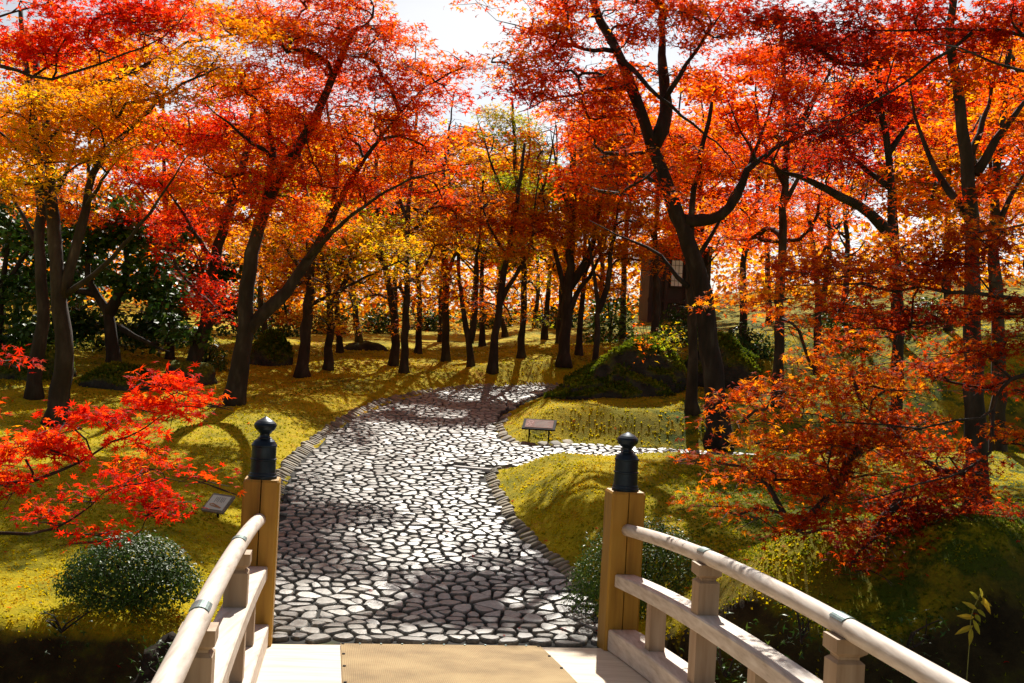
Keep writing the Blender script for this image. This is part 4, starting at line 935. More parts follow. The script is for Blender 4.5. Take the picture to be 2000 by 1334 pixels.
tree_px('grey maple trunk standing close behind the thickest one', (1356, 742), 28, [(1354, 690), (1350, 600), (1346, 500), (1352, 400), (1370, 300), (1390, 200)],
        [([(1350, 520), (1400, 440), (1440, 360)], 12, 5), ([(1348, 470), (1310, 380), (1290, 300)], 12, 5)], [(1400, 330, 90, 50, 0, .1), (1450, 400, 80, 40, .5, .1), (1340, 270, 80, 50, .5, .1), (1470, 300, 80, 45, .5)], 'red', d=17.0, cover=3.19)
tree_px('straight mottled maple trunk half hidden by red sprays on the right slope', (1524, 722), 28, [(1522, 650), (1522, 560), (1528, 440), (1534, 330), (1536, 220), (1530, 110), (1520, 20)],
        [([(1530, 400), (1580, 310), (1620, 230)], 12, 5), ([(1532, 360), (1490, 270), (1470, 190)], 12, 5), ([(1535, 280), (1600, 180), (1640, 100)], 12, 5)],
        [(1530, 100, 110, 60, .5), (1620, 250, 80, 40, .5, .1), (1600, 380, 90, 45, 1, .1), (1460, 460, 80, 40, 1, .15), (1560, 460, 70, 35, 1, .2)], 'red', d=17.5, cover=3.33)
tree_px('thin far maple with smooth trunk right of the mottled one', (1600, 652), 22, [(1598, 600), (1590, 500), (1578, 400), (1570, 300)],
        [([(1590, 520), (1640, 440), (1680, 380)], 9, 4)], [(1620, 420, 90, 50, 0, .1), (1560, 330, 90, 50, 0), (1690, 380, 80, 50, .5, .15), (1650, 490, 80, 30, 0, .2)], 'orange', d=21.5, cover=3.19)
tree_px('crooked maple with a long limb reaching left across the right side', (1755, 700), 34, [(1758, 620), (1750, 520), (1740, 450), (1742, 360), (1730, 260), (1715, 160), (1720, 60)],
        [([(1742, 460), (1700, 420, -.2), (1640, 385, -.4), (1560, 345, -.6), (1475, 312, -.8)], 26, 10), ([(1742, 370), (1690, 330, .2), (1650, 280, .4), (1640, 200, .6)], 14, 6), ([(1735, 300), (1790, 220, .3), (1830, 150, .5)], 14, 6), ([(1475, 312), (1450, 260, -.8), (1420, 190, -.8)], 9, 4)],
        [(1640, 110, 110, 50, 0, -.1), (1740, 90, 110, 50, .3), (1700, 200, 90, 50, .2, -.1), (1580, 250, 90, 35, -1, -.15), (1660, 300, 80, 40, .4), (1800, 250, 80, 50, .5, .1), (1560, 60, 90, 45, 0, -.1), (1620, 330, 60, 30, -.5)], 'crimson', d=14.5, bark=M_BARKD, cover=3.19, size=0.052, tmpl=T3)
tree_px('big upright maple trunk at the right with a forked top', (1912, 985), 56, [(1908, 900), (1906, 800), (1902, 700), (1896, 560), (1894, 430), (1888, 310), (1872, 200), (1855, 100), (1862, 0)],
        [([(1905, 340), (1950, 270), (2000, 205), (2060, 140)], 22, 10), ([(1890, 320), (1930, 200, .4), (1960, 90, .6)], 18, 8), ([(1895, 430), (1830, 330, .4), (1790, 230, .6), (1770, 140, .8)], 20, 8), ([(1890, 400), (1960, 330, .3), (2020, 310, .5)], 12, 5)],
        [(1860, 60, 110, 50, 0, -.1), (1960, 60, 90, 50, .4, .1), (1780, 130, 90, 40, .3), (1950, 170, 80, 40, .5, .1), (1940, 350, 70, 35, 0), (1850, 160, 80, 30, -.6), (1820, 380, 80, 40, .8, .15), (1990, 280, 60, 40, .4), (1900, 250, 60, 25, .6, .2), (1700, -90, 180, 60, 0), (1900, -120, 180, 70, .4), (2080, -40, 120, 80, 0), (1560, -150, 160, 60, .4)], 'red', d=11.2, cover=2.75, size=0.052, tmpl=T3, sides=14)  # last blobs hang above the view, added to shade the right bank and rail
tree_px('second upright trunk close behind the big one at the right edge', (1955, 765), 40, [(1950, 680), (1945, 560), (1942, 430), (1948, 320), (1960, 200), (1975, 80)],
        [([(1945, 450), (1985, 360), (2030, 300)], 16, 7), ([(1945, 400), (1900, 300), (1880, 220)], 14, 6)], [(1960, 420, 90, 50, .5), (1900, 460, 80, 40, .5, .15), (2010, 230, 70, 60, .5), (1850, 300, 80, 50, .8, .2), (1980, 120, 80, 50, .6, .1)], 'orange', d=15.5, cover=2.90)

# near boughs that reach in from beside the viewer
def bough(label, d, trunk_px, limbs, blobs, pal, **kw):
    b = at(trunk_px[0][0], trunk_px[0][1], d); b[2] = g1(b[0], b[1]) - 0.1
    P = lambda q: at(q[0], q[1], d + (q[2] if len(q) > 2 else 0))
    m = d / FPX
    bl = [(at(q[0], q[1], d + (q[4] if len(q) > 4 else 0)), (q[2] * m, float(np.clip(q[2] * m * 0.8, 0.15, 0.9)), q[3] * m), q[5] if len(q) > 5 else 0) for q in blobs]
    return grow_tree('maple_tree', label, 'maple trees', b, [b] + [P(q) for q in trunk_px[1:]], trunk_px[0][2] * m / 2, trunk_px[0][2] * m / 5, [([P(q) for q in pts], a * m / 2, c * m / 2) for pts, a, c in limbs], bl, pal, **kw)
bough('scarlet maple bough reaching in at the left above the round shrub', 6.6, [(-330, 1250, 70), (-300, 1000), (-260, 700), (-240, 400), (-250, 100)],
      [([(-275, 1040, 0), (-120, 1050, .1), (0, 1047, .2), (110, 1034, .2), (170, 985, .25), (225, 950, .3)], 12, 4), ([(-265, 960), (-100, 950, .1), (60, 935), (160, 903), (210, 868), (280, 832), (345, 795)], 11, 4), ([(110, 1034, .2), (180, 1042, .2), (260, 1050, .2)], 5, 2.5), ([(230, 950, .3), (320, 935, .3), (400, 945, .3)], 4, 2), ([(-245, 640), (-100, 690), (0, 715)], 8, 3)],
      [(350, 765, 45, 26, 0, .05), (300, 800, 90, 24, 0, .1), (400, 795, 28, 14), (215, 850, 80, 26, 0, -.05), (50, 890, 65, 30, 0, .2), (140, 905, 80, 26), (20, 950, 50, 26, 0, .15), (140, 830, 40, 14, 0, -.15), (310, 915, 60, 16, .3, .1), (408, 935, 22, 14, .3, .1), (235, 965, 55, 20, .3, -.1), (320, 985, 45, 16, .3), (285, 1010, 50, 14, .2, -.05), (205, 1042, 30, 18, .2, -.05), (70, 1010, 50, 14, .2, -.1), (10, 715, 25, 16, 0, -.05), (175, 985, 40, 12, .2, -.1), (-60, 900, 60, 40), (-120, 800, 80, 50)],
      'scarlet', size=0.041, cover=4.4, tmpl=T7, sep_leaves=300, pad_r=0.20, flat=0.05, tilt=0.5, minz=0.3, sides=8, cull=False)
bough('rust red maple reaching in from the right over the handrail', 8.0, [(2330, 1150, 80), (2300, 950), (2260, 760), (2230, 500), (2220, 250), (2240, 0)],
      [([(2262, 770), (2130, 730), (2010, 728), (1960, 752), (1940, 800), (1870, 822, -.2), (1780, 838, -.4), (1700, 880, -.5)], 13, 4), ([(2010, 728), (1930, 752, .3), (1860, 742, .4), (1800, 714, .4), (1730, 712, .4), (1640, 740, .2)], 8, 3), ([(2250, 650), (2100, 600), (1950, 580, -.2), (1800, 565, -.4), (1620, 555, -.6), (1480, 570, -.8)], 14, 4), ([(1940, 800), (1930, 880, -.2), (1860, 930, -.4), (1740, 960, -.6), (1600, 990, -.8)], 8, 3), ([(2235, 520), (2120, 450), (2000, 440), (1880, 460, -.3)], 12, 4),
       ([(2225, 300), (2100, 200), (1950, 120, -.2), (1800, 80, -.3)], 14, 5), ([(1800, 838, -.4), (1650, 830, -.5), (1520, 820, -.6)], 5, 2.5)],
      [(1560, 535, 130, 32, -.6, .05), (1700, 545, 120, 36, -.4), (1840, 545, 120, 40, -.2, -.1), (1950, 600, 90, 40), (1470, 585, 70, 22, -.8, .1), (1640, 600, 110, 26, -.4, .1), (1780, 630, 110, 30, -.3, -.1), (1920, 680, 100, 30, 0, -.1), (1690, 680, 80, 22, 0, .05), (1560, 640, 60, 20, -.2, .1),
       (1480, 770, 70, 26, -.5, .15), (1570, 790, 90, 30, -.4, .2), (1680, 770, 100, 34, -.2, .15), (1600, 730, 70, 22, 0, .2), (1450, 820, 45, 16, -.5, .05), (1540, 870, 100, 26, -.5, .2), (1670, 860, 110, 30, -.3, .1), (1790, 880, 90, 30, 0, -.05), (1500, 940, 100, 28, -.6, .15), (1620, 960, 120, 32, -.5, .05), (1760, 970, 110, 32, -.2, -.1), (1880, 940, 80, 34, 0, -.1), (1440, 1000, 60, 18, -.7, .15), (1560, 1030, 80, 22, -.6, .0), (1700, 1050, 80, 30, -.4, -.15), (1660, 1100, 50, 20, -.5, -.1), (1850, 1000, 60, 20, 0, -.1), (1960, 860, 50, 25, 0, .1), (1880, 470, 90, 30, -.2, .05), (1960, 460, 60, 30, 0), (1760, 480, 80, 26, -.2, .1), (1820, 740, 80, 26, .2, 0), (1960, 760, 60, 28, .2, -.1), (1800, 1010, 80, 24, -.1, -.15), (1930, 1010, 60, 26, .1, -.15), (1650, 920, 90, 24, -.5, .1), (1400, 900, 40, 14, -.7, .1), (1730, 820, 80, 22, .1, .1)],
      'rust', size=0.038, cover=3.3, tmpl=T7, sep_leaves=300, pad_r=0.30, flat=0.06, tilt=0.5, minz=0.8, sides=8, cull=False)
bough('deep red maple bough hanging in at the top left corner', 9.0, [(-420, 1100, 110), (-400, 800), (-360, 500), (-330, 250), (-340, 0)],
      [([(-345, 260), (-150, 180), (0, 128), (60, 152), (150, 140), (240, 105), (320, 75), (380, 10)], 14, 4), ([(60, 152), (130, 110, .3), (200, 60, .5)], 6, 3), ([(-340, 120), (-150, 60), (20, 30), (150, -20)], 14, 5)],
      [(60, 80, 90, 40), (170, 70, 90, 36), (270, 60, 80, 30, 0, -.15), (10, 110, 60, 25), (110, 115, 80, 22), (320, 40, 50, 22, 0, -.2), (80, 15, 100, 30), (230, 10, 90, 30, 0, -.1), (360, 0, 70, 25, .5, .1)], 'scarlet', size=0.046, cover=3.48, tmpl=T5, pad_r=0.3, minz=1.0)
bough('dark crimson maple bough shading the top right corner', 9.5, [(2420, 1050, 110), (2400, 800), (2360, 500), (2330, 200), (2320, -100)],
      [([(2335, 240), (2150, 100), (1950, 60), (1750, 60), (1580, 40)], 16, 5), ([(1900, 62), (1780, 150), (1640, 230), (1530, 250)], 8, 3), ([(2340, 100), (2100, -40), (1850, -60), (1600, -40)], 14, 5)],
      [(1560, 235, 90, 26, -.2), (1640, 260, 70, 22), (1660, 60, 90, 35), (1780, 40, 90, 35), (1890, 80, 80, 30), (1560, 40, 70, 30), (1980, 40, 60, 40), (1740, 130, 80, 28), (1470, 20, 70, 25)], 'crimson', size=0.046, cover=3.19, tmpl=T5, pad_r=0.3, minz=1.0)
print('LEAVES', STATS)

# ------------------------------------------------------------------ trees further back
def far_tree(label, px, d, pal, h, tone=0.0, lean=0.0, cover=2.3, spread=1.0, low=0.36):
    b = at(px, 700, d); b = np.array([b[0], d, g1(b[0], d) - 0.08])
    top = b + np.array([lean * h, rng.uniform(-.3, .3), h * 0.92])
    k_ = rng.normal(0, 0.12, 4)
    trunk = [b, b + np.array([k_[0] + lean * h * .2, 0, h * .25]), b + np.array([k_[1] + lean * h * .5, k_[2], h * .5]), b + np.array([k_[3] + lean * h * .8, 0, h * .75]), top]
    limbs = []; blobs = []
    for i in range(5):
        f_ = rng.uniform(0.28, 0.62); a = i * 1.257 + rng.uniform(-.4, .4); s_ = b + (top - b) * f_; L = rng.uniform(1.0, 1.9) * spread
        e_ = s_ + np.array([math.cos(a) * L, math.sin(a) * L * .7, h * rng.uniform(.14, .3)])
        s2 = np.array(trunk[0]) * 0 + np.array([np.interp(s_[2], [q[2] for q in trunk], [q[0] for q in trunk]), np.interp(s_[2], [q[2] for q in trunk], [q[1] for q in trunk]), s_[2]])
        limbs.append(([s2, (s2 + e_) / 2 + np.array([0, 0, -.12]), e_], 0.03, 0.014))
        blobs.append((e_ + np.array([0, 0, .2]), (rng.uniform(.9, 1.3) * spread, .8, rng.uniform(.40, .6)), tone + rng.uniform(-.12, .12)))
    for i in range(6):
        a = rng.random() * 6.28; z_ = h * rng.uniform(low, 0.98); w_ = 1.5 * spread * (1.05 - abs(z_ / h - .55))
        blobs.append((b + (top - b) * (z_ / h) + np.array([math.cos(a) * w_ * .6, math.sin(a) * w_ * .5, 0]), (rng.uniform(.8, 1.2) * spread, .8, rng.uniform(.35, .55)), tone + rng.uniform(-.15, .15)))
    return grow_tree('maple_tree', label, 'maple trees', b, trunk, 0.035 + 0.008 * h, 0.015, limbs, blobs, pal, size=0.085, cover=cover, tmpl=T2, sides=8, pad_r=0.5, cull=True)
for a in [
 ('far orange maple filling the gap behind the left edge trunks', 30, 24.0, 'orange', 6.5, .1), ('far gold maple behind the leaning red one', 300, 25.0, 'gold', 6.8, 0), ('far amber maple seen between the scarlet maple and the low boulder', 520, 26.5, 'gold', 6.0, -.1),
 ('far yellow maple left of the close pair of trunks', 700, 27.5, 'gold', 6.2, .1), ('far orange maple straight above the path bend', 860, 29.0, 'orange', 7.0, .1), ('far gold maple behind the leaning one at the path end', 985, 31.0, 'gold', 6.0, 0),
 ('far orange maple behind the many limbed trunk', 1090, 27.0, 'orange', 6.4, 0), ('far red maple above the big boulder', 1215, 28.0, 'red', 7.2, .15), ('far orange maple in front of the wooden house', 1345, 27.0, 'orange', 6.6, 0), ('far red maple behind the bowed limb', 1450, 25.0, 'red', 7.0, .1),
 ('far scarlet maple left of the mottled trunk', 1500, 30.0, 'scarlet', 7.4, .1), ('far orange maple right of the mottled trunk', 1640, 26.5, 'orange', 6.6, .05), ('far scarlet maple behind the crooked trunk', 1740, 24.0, 'scarlet', 6.6, .1), ('far gold maple between the two right hand trunks', 1850, 23.0, 'gold', 6.0, 0), ('far red maple at the right edge of the picture', 2000, 24.0, 'red', 6.8, .1),
 ('slender far maple between the amber trunk and the yellow forked one', 665, 24.5, 'lime', 5.2, 0), ('slender far maple just right of the close pair', 815, 25.0, 'gold', 5.2, .1), ('slender far maple between the twin stemmed and leaning trunks', 942, 28.0, 'lime', 5.6, 0), ('slender far maple left of the many limbed trunk', 1062, 29.0, 'lime', 6.0, -.1),  
 ('farthest gold maple low behind the left lawn', 600, 33.0, 'gold', 7.0, -.2), ('farthest orange maple behind the twin stemmed one', 920, 36.0, 'orange', 6.5, -.1), ('farthest orange maple behind the slim green one', 1040, 37.0, 'orange', 6.0, .1), ('farthest orange maple behind the boulder trees', 1160, 35.0, 'gold', 7.5, -.1),
 ('farthest red maple seen below the scarlet canopy', 420, 32.0, 'orange', 8.0, -.1), ('farthest orange maple beyond the evergreens', 150, 31.0, 'orange', 8.5, 0), ('farthest red maple behind the yellow one', 770, 35.0, 'red', 7.5, .15), ('farthest orange maple at the far right', 1930, 30.0, 'orange', 8.0, 0), ('farthest red maple above the right slope', 1600, 34.0, 'red', 8.0, .1), ('farthest orange maple above the wooden house', 1300, 37.0, 'orange', 9.0, .0)]:
    far_tree(*a)

# ------------------------------------------------------------------ evergreens and shrubs
def leaf_cloud(name, C, nrm, size, tone, parent, base, mat, tilt=0.5, tmpl=None):
    ax = leaf_axes(len(C), tilt, nrm)
    me = leaves_mesh(name, C, ax, size, tone, tmpl or TE, base); o = obj(name, me, mat, parent); o['kind'] = 'stuff'; return o
def shrub(label, c, r, n, size, name='round_shrub', lump=0.12, cat='shrub', mat=None, tmpl=None, tone0=0.45):
    c = np.asarray(c, float); e = empty(name, c, label, cat)
    u = rng.normal(0, 1, (n, 3)); u[:, 2] = np.abs(u[:, 2]) * 1.0 - 0.12; u /= np.linalg.norm(u, axis=1)[:, None]
    f = 1 + lump * np.sin(u[:, 0] * 7 + u[:, 1] * 5 + c[0]) * np.cos(u[:, 2] * 8 + u[:, 1] * 3) + 0.05 * rng.normal(0, 1, n)
    f *= rng.random(n) ** 0.16
    P = c + u * f[:, None] * np.asarray(r)
    leaf_cloud('foliage', P, u * 1.0 + np.array([0, 0, .4]), size * rng.uniform(.7, 1.3, n), np.clip(tone0 + rng.normal(0, .2, n), 0, 1), e, c, mat or LM['green'], 0.55, tmpl)
    # the twiggy core that carries the leaves
    mb = MB()
    for i in range(26):
        a = rng.random() * 6.28; el = rng.uniform(.1, 1.4); d_ = np.array([math.cos(a) * math.cos(el), math.sin(a) * math.cos(el), math.sin(el)]) * np.asarray(r) * rng.uniform(.75, .95)
        tube(mb, catmull([c + np.array([0, 0, -.12]), c + d_ * .5 + np.array([0, 0, -.04]), c + d_], .12), [0.012] * 0 or 0.007, 4)
    st = mb.build('stem_growth', M_TWIG, e, False, c); st['kind'] = 'stuff'
    return e
p = gp(228, 1200); shrub('dense round evergreen shrub on the left bank before the left handrail', (p[0], p[1] + 0.25, g1(p[0], p[1]) + 0.10), (0.47, 0.42, 0.40), 12000, 0.027, lump=.05, tone0=.55)
p = gp(1270, 1150); shrub('round evergreen shrub behind the right post and handrail', (at(1258, 1120, 9.0)[0], 9.0, g1(at(1258, 1120, 9.0)[0], 9.0) - 0.02), (0.60, 0.45, 0.66), 13000, 0.027, lump=.06, tone0=.8)
def evergreen(label, px_base, d, trunk_px, limbs, blobs, w):
    return tree_px(label, px_base, w, trunk_px, limbs, blobs, 'green', d=d, group='evergreen trees', name='evergreen_tree', bark=M_BARKD, size=0.10, cover=3.2, tmpl=T2, pad_r=0.42, flat=0.16, tilt=0.7, cull=False)
evergreen('twisted dark evergreen with crooked boughs behind the leftmost maples', (222, 720), 19.5, [(218, 660), (212, 610), (190, 575), (170, 540), (175, 470)],
          [([(212, 612), (240, 560), (248, 510), (235, 450)], 26, 10), ([(190, 575), (140, 570), (90, 600)], 18, 8), ([(235, 640), (290, 670), (340, 690)], 14, 6)],
          [(180, 470, 90, 45), (260, 450, 80, 45), (320, 520, 80, 40), (120, 560, 80, 35, .3), (260, 560, 70, 30, -.2), (330, 600, 70, 35, 0), (380, 660, 50, 30), (210, 410, 80, 35)], 34)
evergreen('dark evergreen standing at the far left edge', (-10, 740), 19.0, [(-5, 680), (0, 600), (10, 520), (20, 440)], [([(5, 560), (50, 500), (80, 440)], 14, 6)],
          [(20, 460, 80, 50), (40, 560, 80, 45), (20, 640, 80, 40), (80, 500, 60, 40, .5), (-30, 400, 80, 50)], 26)
def far_shrub(label, px, py, d, rpx, hpx, n=900, size=0.11, tone=.5):
    b = at(px, py, d); z = g1(b[0], d); m = d / FPX
    return shrub(label, (b[0], d, z - .05), (rpx * m, rpx * m * .7, hpx * m), n, size, name='evergreen_shrub', lump=.2, tone0=tone)
far_shrub('glossy bright camellia shrub behind the scarlet maple trunk', 405, 720, 20.5, 45, 65, 900, .075, .7)
for i, (px, d, rp, hp, lb) in enumerate([(640, 31, 40, 55, 'dark clipped shrub behind the amber and forked maples'), (735, 33, 40, 45, 'dark shrub behind the close pair of trunks'), (545, 29, 50, 70, 'tall dark shrub beyond the low mossy boulder'), (835, 35, 35, 40, 'low dark shrub behind the stout middle trunk'),
        (960, 38, 45, 45, 'dark shrub far behind the path end'), (1190, 27, 55, 110, 'pale green camellia shrub above the big boulder'), (1085, 36, 45, 50, 'dark shrub behind the many limbed maple'), (1330, 26, 60, 75, 'dark shrub below the wooden house'), (470, 27, 60, 110, 'dark shrub right of the leaning maple'), (30, 22, 90, 100, 'dark shrub at the far left edge below the evergreens'), (190, 23, 90, 90, 'dark shrub behind the long low rock'), (310, 24, 80, 80, 'dark shrub behind the small shaded rock'), (1450, 24, 60, 60, 'low dark shrub behind the mossy rock on the right'), (1660, 25, 80, 60, 'dark shrub at the top of the right slope'), (1820, 24, 80, 60, 'dark shrub behind the right hand trunks')]):
    far_shrub(lb, px, 700, d, rp, hp, 800, .12, .7 if 'pale' in lb else .42)
evergreen('dark evergreen behind the leaning maple on the left', (330, 725), 22.0, [(332, 680), (335, 620), (330, 550), (335, 470)], [([(333, 600), (370, 540), (400, 480)], 12, 5)], [(330, 480, 70, 45), (400, 540, 60, 40), (300, 560, 70, 40), (350, 620, 70, 40), (440, 600, 50, 40), (280, 640, 60, 35)], 22)
evergreen('dark evergreen between the two leftmost maple trunks', (110, 735), 21.5, [(112, 690), (115, 620), (110, 540), (112, 460)], [([(113, 600), (160, 540), (190, 480)], 12, 5)], [(110, 480, 80, 45), (170, 540, 70, 40), (60, 560, 70, 40), (120, 630, 80, 40), (180, 650, 60, 35), (40, 660, 60, 35)], 22)
# ferny red sapling on the boulder
def sapling(label, px, py, d, h, pal, n, spread, size=0.045):
    b = at(px, py, d); e = empty('small_plant', b, label, 'plant'); mb = MB(); C = []
    for i in range(5):
        a = rng.random() * 6.28; t = b + np.array([math.cos(a) * spread * rng.random(), math.sin(a) * spread * rng.random(), h * rng.uniform(.6, 1)])
        P = catmull([b, (b + t) / 2 + rng.normal(0, .04, 3), t], .08); tube(mb, P, np.linspace(.008, .003, len(P)), 4)
        for k_ in range(n // 5): q = P[int(len(P) * rng.uniform(.35, 1)) - 1] + rng.normal(0, .09, 3); C.append(q)
    mb.build('stem', M_TWIG, e, False, b); C = np.array(C)
    leaf_cloud('foliage', C, np.tile([0, 0, 1.0], (len(C), 1)), np.full(len(C), size) * rng.uniform(.7, 1.2, len(C)), np.clip(.5 + rng.normal(0, .25, len(C)), 0, 1), e, b, LM[pal], .6, T4)
sapling('thin sapling with orange leaves on top of the big boulder', 1255, 690, 17.4, .55, 'orange', 70, .3)
sapling('pale green leafy plant growing from the right of the boulder top', 1310, 690, 17.4, .5, 'lime', 140, .4)
sapling('leafy little plant low in the dark bank left of the bridge', 310, 1318, 6.5, .16, 'green', 80, .2, .03)
sapling('small green fern tuft on the bank edge below the left shrub', 120, 1235, 7.4, .14, 'green', 80, .25, .03)
sapling('pale leafy weed beside the second baluster on the right', 1565, 1250, 6.9, .22, 'green', 80, .15, .035)
sapling('dark leafy weed on the shaded bank at the lower right', 1770, 1270, 6.3, .2, 'green', 90, .3, .03)
sapling('low leafy plant at the foot of the right mossy hump', 1420, 1320, 7.0, .3, 'green', 90, .18, .03)

# bamboo sprig
b = at(1893, 1262, 5.6); e = empty('bamboo_sprig', b, 'yellow bamboo grass sprig against the dark bank at the lower right', 'plant')
mb = MB(); stem = catmull([at(1888, 1330, 5.6), at(1893, 1262, 5.6), at(1898, 1200, 5.6), at(1915, 1160, 5.6)], .03); tube(mb, stem, 0.0022, 5); mb.build('stem', simple('sprig_stem', [(0.3, (0.20, 0.2, 0.04)), (0.7, (0.3, 0.28, 0.06))], 20), e, False, b)
for (x0, y0, x1, y1, wd) in [(1912, 1172, 1893, 1155, 9), (1918, 1168, 1913, 1148, 9), (1908, 1190, 1878, 1175, 9), (1903, 1206, 1868, 1203, 9), (1901, 1222, 1864, 1240, 9), (1897, 1226, 1893, 1262, 9), (1900, 1210, 1914, 1240, 8), (1908, 1190, 1925, 1206, 9), (1915, 1175, 1937, 1184, 10), (1905, 1200, 1915, 1216, 8), (1918, 1165, 1935, 1200, 8)]:
    A, B_ = at(x0, y0, 5.6 + rng.normal(0, .015)), at(x1, y1, 5.6 - rng.random() * .06); ax_ = B_ - A; L = np.linalg.norm(ax_); ax_ /= L
    nrm = np.array([rng.normal(0, .3), -1, rng.normal(.5, .3)]); sd_ = np.cross(ax_, nrm); sd_ /= np.linalg.norm(sd_); nn_ = np.cross(sd_, ax_); w_ = wd * 5.6 / FPX * .62
    V = [A]; 
    for t, ww in ((.2, .75), (.45, 1.0), (.75, .6)): V += [A + ax_ * L * t + sd_ * w_ * ww + nn_ * .004, A + ax_ * L * t - nn_ * .002, A + ax_ * L * t - sd_ * w_ * ww + nn_ * .004]
    V.append(B_); F = [(0, 1, 2), (0, 2, 3), (1, 4, 5), (1, 5, 2), (2, 5, 6), (2, 6, 3), (4, 7, 8), (4, 8, 5), (5, 8, 9), (5, 9, 6), (7, 10, 8), (8, 10, 9)]
    me = mesh_np('leaf', np.array(V) - b, np.array(F), tone=np.full(12, float(rng.random()))); obj('leaf', me, M_BAMBOO, e)

# ------------------------------------------------------------------ wooden garden house glimpsed between the trunks
M_DWOOD = simple('dark_house_wood', [(0.3, (0.03, 0.018, 0.016)), (0.7, (0.07, 0.045, 0.04))], 5, 0.8, 0.2, stretch=(6, 6, .5))
M_PLASTER = simple('house_plaster', [(0.3, (0.045, 0.034, 0.03)), (0.7, (0.075, 0.058, 0.05))], 3, .9, .1)
M_SHOJI = simple('paper_screen', [(0.3, (0.70, 0.70, 0.72)), (0.7, (0.80, 0.80, 0.82))], 4, .9, 0)
M_TILE = simple('roof_tile', [(0.3, (0.05, 0.05, 0.055)), (0.7, (0.09, 0.09, 0.1))], 8, .6, .3)
hd = 36.5; hb = at(1335, 640, hd); hz = g1(hb[0], hd); house = empty('garden_house', (hb[0], hd, hz), 'dark wooden garden house glimpsed between trunks above the boulder', 'house'); HO = np.array([hb[0], hd, hz])
def hpart(name, mat, c, hx, hy, hz_, par=None): mb = MB(); mb.add(box_pts(c, (hx, 0, 0), (0, hy, 0), (0, 0, hz_)), BOXQ); return mb.build(name, mat, par or house)
hpart('wall', M_PLASTER, (-0.2, 1.5, 1.0), 0.95, 1.4, 1.3)
for x_ in (-1.12, -0.62, 0.05, 0.72): hpart('pillar', M_DWOOD, (x_, 0.03, 1.0), .06, .06, 1.3)
hpart('beam', M_DWOOD, (-0.2, 0.06, 2.1), 1.0, .05, .08); hpart('beam', M_DWOOD, (-0.2, 0.06, 0.55), 1.0, .07, .06)
for x_ in (-0.42, 0.52 - .9 + .1 - .02):
    pass
w_ = hpart('window', M_DWOOD, (-0.3, 0.055, 1.45), .2, .03, .45); hpart('pane', M_SHOJI, (-0.3, 0.018, 1.45), .17, .006, .41, w_)
for q_ in (-.06, .06): hpart('muntin', M_DWOOD, (-0.3 + q_, 0.006, 1.45), .006, .004, .41, w_)
for q_ in (-.25, 0, .25): hpart('muntin', M_DWOOD, (-0.3, -0.003, 1.45 + q_), .17, .004, .006, w_)
mb = MB(); mb.add([(-1.5, -.5, 2.3), (1.1, -.5, 2.3), (1.1, 3.4, 2.3), (-1.5, 3.4, 2.3), (-.7, 1.5, 3.0), (.3, 1.5, 3.0)], [(0, 1, 5, 4), (2, 3, 4, 5), (0, 3, 2, 1)], [(1, 2, 5), (3, 0, 4)]); mb.build('roof', M_TILE, house)

# ------------------------------------------------------------------ woodland round the garden: masses nobody could count
def woodland(name, label, P, size, pal, tone, tm=T2):
    n_ = len(P); o = obj(name, leaves_mesh(name, P, leaf_axes(n_, .8), size * rng.uniform(.6, 1.3, n_), np.clip(tone + rng.normal(0, .2, n_), 0, 1), tm, (0, 0, 0)), LM[pal]); o['kind'] = 'stuff'; tag(o, label, 'woodland'); return o
def belt(n_, r0, r1, a0, a1, zlo, zhi, clump):
    r_ = rng.uniform(r0, r1, n_); a = rng.uniform(a0, a1, n_); x = np.sin(a) * r_; y = np.cos(a) * r_; u_ = rng.random(n_)
    top = zhi * (0.72 + 0.28 * np.sin(a * clump + r_ * .3) * np.cos(a * clump * 2.3 + 1)); z = np.maximum(np.minimum(base_z(y), 4.0), 0) + zlo + (top - zlo) * u_
    return np.stack([x, y, z], 1)
woodland('woodland', 'far orange woodland closing the view behind the garden', belt(68000, 38, 50, -.72, .72, .3, 6.6, 23), .15, 'gold', .40)
woodland('woodland', 'dark green undergrowth at the foot of the far woodland', belt(15000, 41, 47, -.72, .72, -.4, 1.7, 31), .15, 'green', .5)

